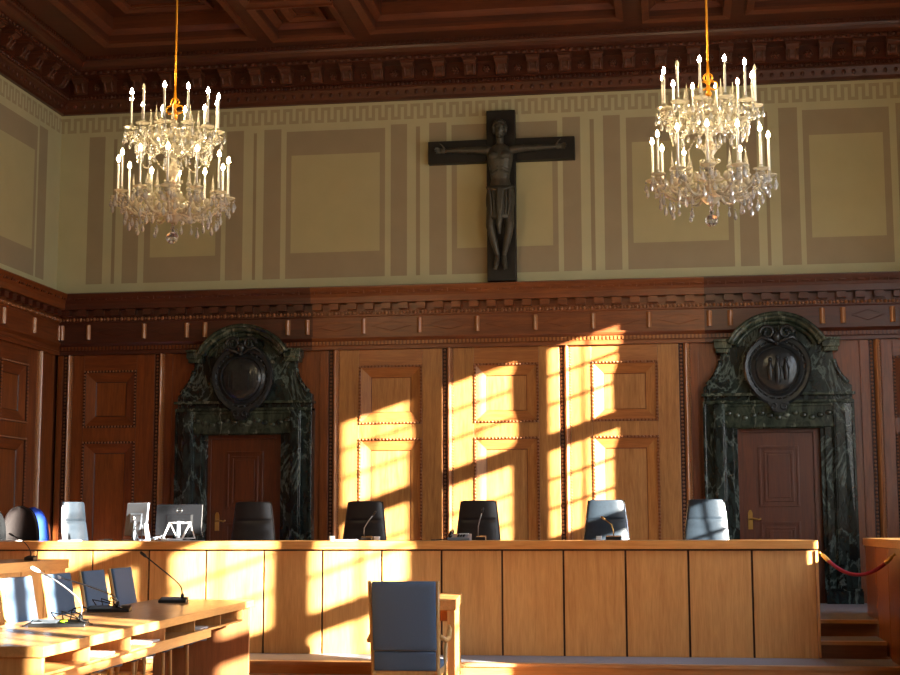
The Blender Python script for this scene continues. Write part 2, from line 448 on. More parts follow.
def boundary(T, u, par):
    """beaded dark groove, then the turned pole, then a small bead line"""
    g = MB(T); g.box(u-.10, u-.03, -.05, -.005, .5, ZT); g.mi = 1
    beadrow(g, (u-.065, -.056, 1.2), (u-.065, -.056, ZT-.03), .018, .052)
    g.build('beaded_groove', [M['groove'], M['bead']], par, fix=False)
    p = MB(T); n = 10
    pts = [(u-.032+.066*(i/n), -.075-.045*math.sin(PI*i/n)) for i in range(n+1)]
    for (a, b), (c, d) in zip(pts, pts[1:]):
        p.add([(a, b, .5), (c, d, .5), (c, d, ZT), (a, b, ZT)], [(0, 1, 2, 3)], True)
    p.add([(x, yy, ZT) for x, yy in pts], [tuple(range(n+1))])
    p.box(u-.032, u+.05, -.075, -.005, .5, ZT-.004)
    p.mi = 1; beadrow(p, (u+.052, -.088, 1.2), (u+.052, -.088, ZT-.03), .012, .04)
    p.build('half_round_moulding', [M['pole'], M['bead']], par, fix=False)

e = [-4.70, -3.06, -1.41, .235]
eR = [mir(-7.28)-.02, mir(-8.68)]
bounds = [-8.68, -7.28]+e+[2.78, 4.19]
for u in bounds: boundary(T_back, u+.03, wall_back)
for a, b in zip(e, e[1:]):
    c = (a+b)/2
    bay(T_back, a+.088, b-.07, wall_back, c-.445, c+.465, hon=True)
bay(T_back, -8.68+.088, -7.28-.07, wall_back, -8.42, -7.62)
bay(T_back, 2.78+.088, 4.19-.07, wall_back, 3.02, 3.86)
# door bays: boards left, right and above the portals
DC = [-5.965, 1.475]
for (a, b), c in zip(((-7.28, -4.70), (.235, 2.78)), DC):
    bd = MB(T_back)
    bd.box(a+.088, c-.54, -.06, -.005, .5, ZT); bd.box(c+.54, b-.07, -.06, -.005, .5, ZT)
    bd.box(c-.54, c+.54, -.06, -.005, 2.9, ZT)
    bd.box(a+.088, a+.2, -.08, -.06, .5, ZT); bd.box(b-.19, b-.07, -.08, -.06, .5, ZT)
    bd.build('panelling_board', [M['pan_v']], wall_back, bevel=.003)
# corner filler boards
bay(T_back, -8.92+.09, -8.75, wall_back)
bay(T_back, 4.19+.088, XR, wall_back)
# left wall bays
lu = [-.70, -2.35, -3.95, -5.55, -7.15]
bay(T_left, -.60, -.17, wall_left)
g = MB(T_left); g.box(-.17, -.0, -.05, -.005, .5, ZT); g.build('corner_groove', M['groove'], wall_left)
for a in lu: boundary(T_left, a+.03, wall_left)
for a, b in zip(lu[1:], lu): bay(T_left, a+.088, b-.07, wall_left, (a+b)/2-.42, (a+b)/2+.44)
bay(T_left, -24.6, -7.3, wall_left)
# lower cornice over the panelling: profile (out, z)
low = [(.02, 4.05), (.13, 4.05), (.13, 4.10), (.115, 4.115), (.115, 4.17), (.14, 4.19), (.16, 4.215), (.16, 4.235), (.10, 4.24),
       (.10, 4.515), (.115, 4.53), (.115, 4.60), (.125, 4.60), (.125, 4.70), (.24, 4.705), (.245, 4.79), (.25, 4.80), (.258, 4.83), (.28, 4.87), (.30, 4.915), (.30, 4.93), (.0, 4.99)]
def lowcornice(T, u0, u1, par, m0, m1, far, hon=False):
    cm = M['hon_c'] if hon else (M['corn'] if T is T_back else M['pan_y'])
    sweep(T, low, u0, u1, 'entablature', cm, par, m0, m1)
    d = MB(T)
    a, b = u0+m0*.1, u1-m1*.1
    e0 = 0 if (m0 == 0 and T is T_back) else .05; e1 = 0 if (m1 == 0 and T is T_back) else .1
    d.mi = 0
    k = a
    while k < b and k > -9 or (k < b and T is T_back):       # small dentils
        d.box(k, k+.026, -.13, -.11, 4.118, 4.168); k += .053
        if k > b-.03: break
    d.build('dentil_course', M['hon_h'] if hon else M['pan_h'], par, fix=False)
    d = MB(T); k = a+e0+.02
    while k < b-.1: d.box(k, k+.13, -.215, -.12, 4.615, 4.70); k += .25
    d.build('dentil_block_course', M['hon_c'] if hon else M['corn'], par, fix=False)
    d = MB(T); k = a+.03; i = 0
    while k < b-.04:
        d.ball((k, -.128, 4.568), .026 if i % 2 == 0 else .017, 6, 5, (1, .8, 1.1)); k += .052; i += 1
    d.build('egg_moulding', M['bead'], par, fix=False)
    d = MB(T); k = a+.05; i = 0
    while k < b-.1:
        d.box(k, k+.012, -.285, -.262, 4.835, 4.885)
        d.ball((k+.12, -.268, 4.86), .05, 6, 4, (1.6, .25, .4)); k += .24
    d.build('leaf_moulding', M['hon_c'] if hon else M['corn'], par, fix=False)
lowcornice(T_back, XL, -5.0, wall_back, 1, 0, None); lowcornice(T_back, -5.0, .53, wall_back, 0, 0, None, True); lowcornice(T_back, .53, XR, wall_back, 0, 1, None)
lowcornice(T_left, -12, 0, wall_left, 0, 1, None)
# consoles of the frieze and lozenge panels between
tabs = [-8.771, -8.366, -7.517, -6.872, -6.598, -5.366, -5.077, -4.256, -3.449, -2.627, -1.806, -.998, -.228, .597, .880, 2.113, 2.389, 3.04, 3.88, 4.29]
tabs_l = [-.10, -.97, -1.95, -2.35, -2.62]
def mk_tab(T, par, mat):
    t = MB(T)
    pts = [(-.035+.07*i/8, -.10-.012-.030*math.sin(PI*i/8)) for i in range(9)]
    for (a, b), (c, d) in zip(pts, pts[1:]): t.add([(a, b, 4.275), (c, d, 4.275), (c, d, 4.49), (a, b, 4.49)], [(0, 1, 2, 3)], True)
    t.box(-.035, .035, -.112, -.095, 4.275, 4.49)
    t.add([(a, b, 4.275) for a, b in pts], [tuple(range(9))]); t.add([(a, b, 4.49) for a, b in pts], [tuple(range(9))])
    return t.build('frieze_console', mat, par, fix=False)
t0 = mk_tab(Matrix.Translation((0, YB, 0)), wall_back, M['pole']); t0.location = (tabs[0], 0, 0)
for x in tabs[1:]: inst(t0, (x, 0, 0), wall_back)
t1 = mk_tab(T_left, wall_left, M['pole']); t1.location = (0, tabs_l[0], 0)
for x in tabs_l[1:]: inst(t1, (0, x, 0), wall_left)
for a, b in zip(tabs, tabs[1:]):
    if b-a < .45: continue
    l = MB(T_back); c = (a+b)/2; w = min(.36, (b-a)/2-.1); z = 4.385; h = .075
    l.add([(c-w, -.102, z), (c, -.102, z-h), (c+w, -.102, z), (c, -.102, z+h), (c-w*.92, -.107, z), (c, -.107, z-h*.88), (c+w*.92, -.107, z), (c, -.107, z+h*.88)],
          [(0, 1, 5, 4), (1, 2, 6, 5), (2, 3, 7, 6), (3, 0, 4, 7), (4, 5, 6, 7)])
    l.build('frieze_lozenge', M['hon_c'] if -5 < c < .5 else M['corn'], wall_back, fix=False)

# ------------------------------------------------------------------ coffered ceiling with its cornice
top = [(.0, 7.690), (.05, 7.695), (.055, 7.74), (.12, 7.86), (.15, 7.875), (.15, 7.93), (.18, 7.945), (.18, 8.17), (.42, 8.175), (.425, 8.235), (.46, 8.25),
       (.50, 8.27), (.535, 8.31), (.55, 8.345), (.59, 8.35), (.59, 8.40)]
cw = MB()
# coffer layout
cof = []
def col(x0, x1, kind): cof.append((x0, x1, kind))
layout = [(-7.80, -5.68, 'big'), (-5.36, -4.30, 'sq'), (-3.93, -.54, 'big'), (-.17, .89, 'sq'), (1.21, 3.33, 'big')]
ybig = [(16.3, 19.5), (12.4, 15.6), (8.5, 11.7), (4.6, 7.8), (.7, 3.9), (-3.2, 0)]
rects = []
for x0, x1, k in layout:
    for y0, y1 in ybig:
        if k == 'big': rects.append((x0, x1, y0, y1, k))
        else:
            rects.append((x0, x1, y1-1.10, y1+.14, 'sq')); rects.append((x0, x1, y1-2.2, y1-1.30, 'sq')); rects.append((x0, x1, y0-.2, y1-2.4, 'sq'))
cm = MB(); xs = sorted({XL, XR} | {r[0] for r in rects} | {r[1] for r in rects}); ysx = sorted({YR, YB} | {r[2] for r in rects} | {r[3] for r in rects})
for a, b in zip(xs, xs[1:]):
    for c, d in zip(ysx, ysx[1:]):
        mx, my = (a+b)/2, (c+d)/2
        if any(r[0] < mx < r[1] and r[2] < my < r[3] for r in rects): continue
        cm.quad((a, c, ZC), (a, d, ZC), (b, d, ZC), (b, c, ZC))
cm.box(XL-.3, XR+.3, YR-.3, YB+.3, 8.95, 9.1)
ceiling = struct(cm.build('ceiling', M['ceil'], fix=False))
def ring(mb, r, w, z0, z1, zt=None):
    x0, x1, y0, y1 = r; zt = z0 if zt is None else zt
    o = [(x0, y0), (x1, y0), (x1, y1), (x0, y1)]; i = [(x0+w, y0+w), (x1-w, y0+w), (x1-w, y1-w), (x0+w, y1-w)]
    vs = [(x, y, z1) for x, y in o]+[(x, y, z0) for x, y in o]+[(x, y, zt) for x, y in i]+[(x, y, z1) for x, y in i]
    fs = []
    for k in range(4):
        j = (k+1) % 4
        fs += [(k, j, 4+j, 4+k), (4+k, 4+j, 8+j, 8+k), (8+k, 8+j, 12+j, 12+k)]
    mb.add(vs, fs)
for x0, x1, y0, y1, k in rects:
    m = MB(); d = .34 if k == 'big' else .2
    ring(m, (x0-.06, x1+.06, y0-.06, y1+.06), .10, ZC-.045, ZC+.02, ZC-.02)
    m.mi = 1
    # recess walls
    ring(m, (x0+.035, x1-.035, y0+.035, y1-.035), .004, ZC-.02, ZC+d)
    s = .16 if k == 'big' else .14
    m.mi = 0; ring(m, (x0+.04, x1-.04, y0+.04, y1-.04), .09, ZC+.10, ZC+d, ZC+.16)
    m.mi = 1; zt = ZC+d
    m.box(x0, x1, y0, y1, zt, zt+.03)
    m.mi = 0; q = .42 if k == 'big' else .26
    if (x1-x0) > 2*q+.2 and (y1-y0) > 2*q+.2:
        ring(m, (x0+q, x1-q, y0+q, y1-q), .09, zt-.07, zt, zt-.04)
        q += .09; ring(m, (x0+q, x1-q, y0+q, y1-q), .05, zt-.03, zt)
    m.build('coffer', [M['ceil2'], M['ceil']], ceiling, fix=False)
def topcornice(T, u0, u1, m0, m1, u_from):
    tm = M['corn']
    sweep(T, top, u0, u1, 'ceiling_cornice', tm, ceiling, m0, m1)
    d = MB(T); k = u_from+.62
    while k < u1-.62: d.box(k, k+.035, -.61, -.575, 8.355, 8.395); k += .07
    d.build('dentil_course', M['ceil'], ceiling, fix=False)
    d = MB(T); k = u_from+.15
    while k < u1-.15: d.ball((k, -.165, 7.902), .024, 6, 4); k += .062
    d.build('bead_course', M['corn'], ceiling, fix=False)
    d = MB(T); k = u_from+.1
    while k < u1-.1: d.ball((k, -.09, 7.80), .05, 6, 4, (.6, .4, .9)); k += .14
    d.build('leaf_course', M['corn'], ceiling, fix=False)
    d = MB(T); k = u_from+.42
    while k < u1-.42: d.ball((k, -.43, 8.205), .03, 6, 4, (1.4, .6, .9)); k += .11
    d.build('egg_moulding', M['ceil'], ceiling, fix=False)
topcornice(T_back, XL, XR, 1, 1, XL); topcornice(T_left, -24.6, 0, 0, 1, -9.0)
def mk_bracket(T, mat):
    b = MB(T)
    pr = [(.18, 7.955), (.24, 7.95), (.285, 7.975), (.30, 8.02), (.29, 8.06), (.33, 8.09), (.375, 8.115), (.39, 8.17), (.18, 8.17)]
    b.prism([(-p, z) for p, z in pr], -.085, .085, 'x', True)
    b.box(-.10, .10, -.40, -.19, 8.135, 8.172)
    b.tube([(-.05, -.30, 8.12), (-.05, -.325, 8.05), (-.05, -.26, 7.96)], .018, 6); b.tube([(.05, -.30, 8.12), (.05, -.325, 8.05), (.05, -.26, 7.96)], .018, 6)
    return b.build('cornice_bracket', mat, ceiling, fix=False)
def mk_ros(T, mat):
    b = MB(T)
    for k in range(6):
        a = k*PI/3; b.ball((.035*math.cos(a), -.19, 8.05+.035*math.sin(a)), .026, 6, 4)
    b.ball((0, -.2, 8.05), .025, 6, 4)
    return b.build('cornice_rosette', mat, ceiling, fix=False)
b0 = mk_bracket(T_back, M['ceil']); b0.location = (XC, 0, 0); r0 = mk_ros(T_back, M['ceil']); r0.location = (XC+.225, 0, 0)
for k in range(1, 15):
    for s in (-1, 1):
        if XL+.3 < XC+s*k*.45 < XR-.3:
            inst(b0, (XC+s*k*.45, 0, 0), ceiling)
            if XL+.25 < XC+s*k*.45+.225*1 < XR-.3: inst(r0, (XC+s*k*.45+.225, 0, 0), ceiling)
b1 = mk_bracket(T_left, M['ceil']); b1.location = (0, -.62, 0); r1 = mk_ros(T_left, M['ceil']); r1.location = (0, -.62-.225, 0)
for k in range(1, 16): inst(b1, (0, -.62-k*.45, 0), ceiling); inst(r1, (0, -.845-k*.45, 0), ceiling)
# ceiling spotlight / detector in the middle coffer
sd = thing('smoke_detector', 'small dark round smoke detector on the ceiling above the crucifix', 'smoke detector', (XC, 18.72, ZC+.34))
m = MB(); m.lathe([(.075, 0), (.085, -.03), (.06, -.05), (.055, -.0501)], n=16); m.build('housing', M['corn'], sd)
m = MB(); m.lathe([(.05, -.05), (.052, -.1), (.035, -.125), (.001, -.13)], n=14); m.build('sensor_head', M['blackp'], sd)

# ------------------------------------------------------------------ podium, platform and steps
ZPL = .175; ZST = .35; ZPO = .525
mb = MB(); mb.box(XL, XR, 15.2, 16.10, .05, ZPL-.004); mb.mi = 1; mb.box(XL, XR, 15.17, 15.30, ZPL-.035, ZPL); mb.mi = 2; mb.box(XL, XR, 15.30, 16.10, ZPL-.004, ZPL)
pl = struct(mb.build('floor_platform', [M['riser'], M['nose'], M['carpet']]))
mb = MB(); mb.box(XL, XR, 16.88, YB, .05, ZPO-.004); mb.mi = 1; mb.box(1.52, XR, 16.84, 16.97, ZPO-.035, ZPO); mb.mi = 2
mb.box(XL, 1.52, 16.88, YB, ZPO-.004, ZPO); mb.box(1.52, XR, 16.97, YB, ZPO-.004, ZPO)
struct(mb.build('floor_podium', [M['riser2'], M['nose'], M['carpet']]))
mb = MB(); mb.box(1.52, 2.2, 16.12, 16.88, .05, ZST-.004); mb.mi = 1; mb.box(1.52, 2.2, 16.09, 16.24, ZST-.035, ZST); mb.mi = 2; mb.box(1.52, 2.2, 16.24, 16.88, ZST-.004, ZST)
struct(mb.build('floor_step', [M['riser2'], M['nose'], M['carpet']]))
mb = MB(); mb.box(XL+.09, -6.02, 2.0, 15.15, .05, .40); struct(mb.build('floor_tier', [M['riser']]))

# ------------------------------------------------------------------ judges' bench
bench = thing('judges_bench', 'long golden oak judges bench of upright panels along the front of the podium', 'bench', (XC, 16.3, ZPL))
def rel(o, root):  # geometry was written in world space
    o.location = Vector(o.location)-Vector(root.location); return o
x = 1.50; i = 0
while x > -8.7:
    x0 = max(x-.6632, -8.75)
    m = MB(); m.box(x0+.022, x, 16.10, 16.13, ZPL, 1.287)
    rel(m.build('front_panel', M['oak'], bench, bevel=.003), bench); x -= .6632; i += 1
m = MB(); m.box(-8.75, 1.498, 16.131, 16.16, ZPL, 1.3045); rel(m.build('backing_board', M['groove'], bench), bench)
m = MB(); m.box(-8.78, 1.53, 16.05, 16.80, 1.305, 1.395); rel(m.build('bench_top', M['oak_h'], bench, bevel=.006), bench)
m = MB(); m.box(1.465, 1.50, 16.135, 16.78, ZPL+.0, 1.30); rel(m.build('end_panel', M['oak'], bench, bevel=.003), bench)
m = MB(); m.box(1.502, 1.53, 16.075, 16.105, ZPL+.01, 1.29); rel(m.build('corner_post', M['oak_p'], bench), bench)
# ------------------------------------------------------------------ clerk's desk on the right
dk = thing('side_desk', 'reddish wood desk with upright side panels at the right edge beside the steps', 'desk', (2.7, 16.2, ZPL))
for a, b in ((17.72, 16.84), (16.82, 15.94), (15.92, 15.04), (15.02, 14.2)):
    m = MB(); m.box(2.215, 2.245, b, a, (ZPO if b > 16.7 else .19) if b > 15.3 else .05, 1.315)
    rel(m.build('side_panel', M['pan_f'], dk, bevel=.003), dk)
m = MB(); m.box(2.246, 2.9, 17.69, 17.72, ZPO, 1.315); rel(m.build('end_panel', M['pan_f'], dk), dk); m = MB(); m.box(2.246, 2.9, 14.2, 14.23, .05, 1.315); rel(m.build('end_panel', M['pan_f'], dk), dk)
m = MB(); m.box(2.20, 2.95, 14.15, 17.78, 1.318, 1.405); rel(m.build('desk_top', M['oak_y'], dk, bevel=.005), dk)
m = MB()
for k in range(5): m.box(2.45+.004*k, 2.66+.003*k, 15.30+.01*k, 15.62+.008*k, 1.406+.006*k, 1.411+.006*k)
tag(m.build('paper_stack', M['paper']), 'small stack of white papers on the side desk at the right edge', 'papers')
m = MB(); m.box(2.29, 2.40, 15.22, 15.36, 1.406, 1.425); tag(m.build('black_clip', M['blackp'], bevel=.004), 'small black object in front of the white papers on the right desk', 'clip')
# rope barrier
rp = thing('rope_barrier', 'sagging red velvet rope across the steps between bench and side desk', 'rope', (1.87, 15.8, ZPL))
P0 = Vector((1.585, 16.09, 1.235)); P1 = Vector((2.168, 15.33, 1.235))
pts = []
for k in range(17):
    t = k/16; p = P0.lerp(P1, t); p.z -= .185*4*t*(1-t); pts.append(p)
m = MB(); m.tube(pts[1:-1], .019, 8); rel(m.build('velvet_rope', M['rope'], rp), rp)
for P, q, w in ((P0, pts[1], Vector((1.548, 16.09, 1.265))), (P1, pts[-2], Vector((2.196, 15.33, 1.26)))):
    m = MB(); m.tube([P*.5+w*.5, P, q, q+(q-P)*.3], [.012, .02, .024, .024], 8); m.tube([w, w.lerp(P, .5)], .008, 6); m.ball(w, .014)
    rel(m.build('rope_end_fitting', M['brass'], rp), rp)

# ------------------------------------------------------------------ marble portals + doors
def arc(cx, cz, r, a0, a1, n): return [(cx+r*math.cos(math.radians(a0+(a1-a0)*i/n)), cz+r*math.sin(math.radians(a0+(a1-a0)*i/n))) for i in range(n+1)]
def portal(c, label, shieldkind):
    t = thing('marble_door_surround', label, 'door surround', (c, YB, ZPO), 0, None)
    z0 = 0; O = ZPO
    def z(v): return v-O
    ow = .545      # half opening
    # jambs
    for s in (-1, 1):
        m = MB()
        def bx(a, b, y0, y1, c0, c1): m.box(min(s*a, s*b), max(s*a, s*b), y0, y1, c0, c1)
        bx(ow, .70, -.22, -.062, .17, z(2.86)); bx(.70, .715, -.30, -.062, .17, z(3.2))
        bx(.60, .70, -.27, -.22, .17, z(2.98))
        m.build('jamb', M['marble'], t, bevel=.006)
        m = MB(); bx(.715, .86, -.34, -.062, .17, z(3.18)); bx(.735, .84, -.36, -.34, .3, z(3.05)); bx(.86, 1.0, -.24, -.062, .17, z(3.22)); bx(.965, 1.0, -.265, -.24, .17, z(3.22))
        m.build('pilaster', M['marble'], t, bevel=.006)
        m = MB(); bx(ow-.0, 1.02, -.38, -.062, 0, .17); bx(ow, 1.01, -.365, -.062, .17, .2)
        m.build('plinth', M['marble'], t, bevel=.008)
    # lintel
    m = MB(); m.box(-.86, .86, -.30, -.062, z(2.86), z(3.18)); m.box(-.72, .72, -.325, -.30, z(3.14), z(3.18)); m.box(-.60, .60, -.26, -.2, z(2.845), z(2.86))
    m.box(-1.0, 1.0, -.27, -.0625, z(3.18), z(3.23)); m.box(-.84, .84, -.33, -.27, z(3.19), z(3.225)); m.box(-1.015, 1.015, -.30, -.064, z(3.29), z(3.33))
    m.build('lintel', M['marble2'], t, bevel=.006)
    m = MB()   # carved swags of foliage on the lintel
    for k in range(13):
        u = -.66+1.32*k/12; hh = .03*math.cos(k*PI/2)
        m.ball((u, -.305, z(3.02)+hh), .05, 8, 5, (1.0, .35, .75))
    m.build('carved_foliage', M['marble2'], t)
    # tympanum with concave shoulders
    poly = [(-.985, z(3.23)), (.985, z(3.23)), (.985, z(3.42))]
    for (x, zz) in arc(1.28, z(3.86), .53, 232, 187, 9)[0:]: poly.append((min(x, .985), zz))
    poly.append((.745, z(3.88))); poly.append((.74, z(4.04))); poly += arc(0, z(3.80), .62, 18, 162, 20)
    poly += [(-.74, z(4.04)), (-.745, z(3.88))]
    for (x, zz) in reversed(arc(-1.28, z(3.86), .53, 308, 353, 9)): poly.append((max(x, -.985), zz))
    poly.append((-.985, z(3.42)))
    m = MB(); m.prism(poly, -.20, -.062); m.build('tympanum', M['marble'], t, bevel=.005)
    for s in (-1, 1):   # shiny concave edge roll, cap blocks
        m = MB(); cc = arc(s*1.28, z(3.86), .53, 230 if s > 0 else 310, 189 if s > 0 else 351, 12)
        m.tube([(min(max(a, -.975), .975), -.20, b) for a, b in cc], .032, 8)
        m.build('shoulder_roll', M['marble'], t)
        m = MB(); a, b = (.60, .83) if s > 0 else (-.83, -.60)
        m.box(a, b, -.33, -.062, z(3.94), z(4.03)); m.box(a+.02, b-.02, -.30, -.062, z(3.88), z(3.94)); m.box(a-.01, b+.012, -.345, -.062, z(4.03), z(4.065))
        m.build('cap_block', M['marble2'], t, bevel=.006)
    # arched hood: band with two steps
    m = MB()
    R0, cz = .74, z(3.675)
    a0 = math.degrees(math.asin((4.04-3.675)/R0))
    def hood(r0, r1, y0, y1, aa):
        o = arc(0, cz, r1, aa, 180-aa, 28); i = arc(0, cz, r0, aa, 180-aa, 28); n = len(o)
        vs = []
        for (a, b), (c2, d2) in zip(o, i): vs += [(a, y0, b), (a, y1, b), (c2, y0, d2), (c2, y1, d2)]
        fs = []
        for k in range(n-1):
            q = 4*k; w = q+4
            fs += [(q, w, w+1, q+1), (q+2, q+3, w+3, w+2), (q, q+2, w+2, w), (q+1, w+1, w+3, q+3)]
        m.add(vs, fs, True)
        m.add(vs[:4], [(0, 1, 3, 2)]); m.add(vs[-4:], [(0, 2, 3, 1)])
    hood(.64, .735, -.36, -.062, a0-2); hood(.70, .745, -.40, -.062, a0-2); hood(.585, .645, -.28, -.062, a0)
    m.build('arched_hood', M['marble2'], t, bevel=.0)
    # bronze cartouche
    ct = MB(); cz2 = z(3.63)
    def oval(rx, rz, y, n=36, dx=0, dz=0): return [(dx+rx*math.cos(2*PI*i/n)*(1+.10*math.sin(2*PI*i/n)), y, cz2+dz+rz*math.sin(2*PI*i/n)) for i in range(n)]
    def strip(mb, A, B):
        n = len(A); mb.add(A+B, [(i, (i+1) % n, n+(i+1) % n, n+i) for i in range(n)], True)
    prof = [(.44, .48, -.12), (.45, .49, -.27), (.425, .46, -.305), (.385, .405, -.30), (.36, .38, -.27), (.345, .36, -.27), (.30, .32, -.30), (.285, .30, -.28)]
    for a, b in zip(prof, prof[1:]): strip(ct, oval(*a), oval(*b))
    for k in range(26):
        a = 2*PI*k/26; ct.ball((.372*math.cos(a), -.28, cz2+.39*math.sin(a)), .024, 6, 4)
    ct = ct.build('cartouche_frame', M['bronze'], t, fix=False); ct.location = (0, -.075, 0)
    sh = MB()
    for k in range(6):
        a, b = k/6, (k+1)/6
        f = lambda q: (.29*math.cos(q*PI/2), .31*math.cos(q*PI/2), -.265-.07*math.sin(q*PI/2))
        A, B = f(a), f(b)
        strip(sh, oval(max(A[0], .001), max(A[1], .001), A[2]), oval(max(B[0], .001), max(B[1], .001), B[2]))
    shd = sh.build('shield', M['bronze'], ct, fix=False)
    em = MB()
    if shieldkind == 'tablet':   # tablet between scales
        em.box(-.11, .11, -.352, -.30, cz2-.16, cz2+.10)
        em.box(-.125, .125, -.358, -.32, cz2+.10, cz2+.125); em.box(-.004, .004, -.36, -.34, cz2-.14, cz2+.09)
        for s in (-1, 1):
            em.box(s*.17-.008, s*.17+.008, -.34, -.29, cz2-.12, cz2+.12); em.box(s*.165-.035, s*.165+.035, -.335, -.29, cz2-.14, cz2-.12)
        em.box(-.01, .01, -.35, -.3, cz2+.12, cz2+.2)
    else:   # three upright little figures
        for xx, h in ((-.10, .2), (0, .26), (.11, .2)):
            em.tube([(xx, -.325, cz2-h*.7), (xx, -.345, cz2), (xx, -.34, cz2+h*.5)], [.03, .045, .02], 8); em.ball((xx, -.34, cz2+h*.5+.035), .03)
            em.tube([(xx-.05, -.335, cz2+.02), (xx, -.345, cz2+h*.35), (xx+.05, -.335, cz2+.02)], .011, 6)
    em.build('shield_relief', M['bronze'], ct, fix=False)
    def spiral(cx, cz_, r, turns, s, a0, y):
        return [(cx+s*r*(1-.8*k/28)*math.cos(a0+turns*2*PI*k/28), y, cz_+r*(1-.8*k/28)*math.sin(a0+turns*2*PI*k/28)) for k in range(29)]
    sc = MB()
    for s in (-1, 1):
        sc.tube(spiral(s*.12, cz2+.50, .10, 1.3, s, 0, -.33), [.028-.0006*k for k in range(29)], 8)
        sc.tube([(s*.02, -.32, cz2+.36), (s*.1, -.35, cz2+.40), (s*.2, -.34, cz2+.44), (s*.28, -.31, cz2+.38)], [.02, .03, .028, .015], 8)
    sc.ball((0, -.335, cz2+.44), .06, 10, 8, (1, .8, 1.2)); sc.ball((0, -.35, cz2+.35), .035, 8, 6)
    sc.build('top_scrolls', M['bronze'], ct, fix=False)
    sc = MB(); sc.prism([(-.14, cz2-.44), (.14, cz2-.44), (.10, cz2-.54), (.05, cz2-.575), (-.05, cz2-.575), (-.10, cz2-.54)], -.34, -.20)
    for s in (-1, 1): sc.tube(spiral(s*.07, cz2-.50, .05, 1.1, s, PI/2, -.345), .016, 6)
    sc.build('bottom_scrolls', M['bronze'], ct, fix=False)
    return t
portal(DC[0], 'dark green marble door surround on the left with a plain tablet on its oval shield', 'tablet')
portal(DC[1], 'dark green marble door surround on the right with small figures on its oval shield', 'figures')
def door(n, c):
    y = YB-.10; d = MB()
    d.box(c-.545, c+.545, y, YB-.062, ZPO, 2.86); d.box(c-.545, c-.50, y-.03, y, ZPO, 2.86); d.box(c+.46, c+.545, y-.03, y, ZPO, 2.86); d.box(c-.5, c+.46, y-.03, y, 2.80, 2.86)
    o = struct(d.build('door_%d' % n, M['doorw'], bevel=.003))
    for z0, z1 in ((1.80, 2.62), (.75, 1.60)):
        p = MB(); a, b = c-.27, c+.26
        for q in range(2):
            p.box(a+q*.07, b-q*.07, y-.016-q*.0, y-.001, z1-.03-q*.07, z1-q*.07); p.box(a+q*.07, b-q*.07, y-.016, y-.001, z0+q*.07, z0+.03+q*.07)
            p.box(a+q*.07, a+.03+q*.07, y-.016, y-.001, z0+.03+q*.07, z1-.03-q*.07); p.box(b-.03-q*.07, b-q*.07, y-.016, y-.001, z0+.03+q*.07, z1-.03-q*.07)
        p.box(a+.12, b-.12, y-.012, y-.001, z0+.12, z1-.12)
        p.build('door_panel', M['doorw'], o, bevel=.004)
    h = MB(); hx = c-.40
    h.prism([(hx-.03, 1.50), (hx+.03, 1.50), (hx+.03, 1.72), (hx+.012, 1.76), (hx-.012, 1.76), (hx-.03, 1.72)], y-.02, y-.002)
    h.tube([(hx, y-.015, 1.64), (hx, y-.065, 1.64), (hx+.03, y-.07, 1.645), (hx+.11, y-.07, 1.63), (hx+.14, y-.07, 1.645)], [.014, .012, .013, .011, .012], 8)
    h.build('door_handle', M['brass'], o)
door(1, DC[0]); door(2, DC[1])

# ------------------------------------------------------------------ crucifix
YC = YB-.02
cx = -2.27
cr = thing('crucifix', 'large black wall crucifix with a dark sculpted figure, high on the painted wall', 'crucifix', (cx, YB-.002, 4.98))
m = MB(); m.box(-.205, .205, -.13, -.0, 0, 2.47); m.build('upright_beam', M['crossm'], cr, bevel=.008)
m = MB(); m.box(-1.05, -.206, -.13, 0, 1.725, 2.05); m.box(.206, 1.05, -.13, 0, 1.725, 2.05); m.build('cross_beam', M['crossm'], cr, bevel=.008)
def cap(mb, a, b, ra, rb, n=10):
    a = Vector(a); b = Vector(b); mb.tube([a, b], [ra, rb], n); mb.ball(a, ra, n, 8); mb.ball(b, rb, n, 8)
fg = MB(); y = -.23
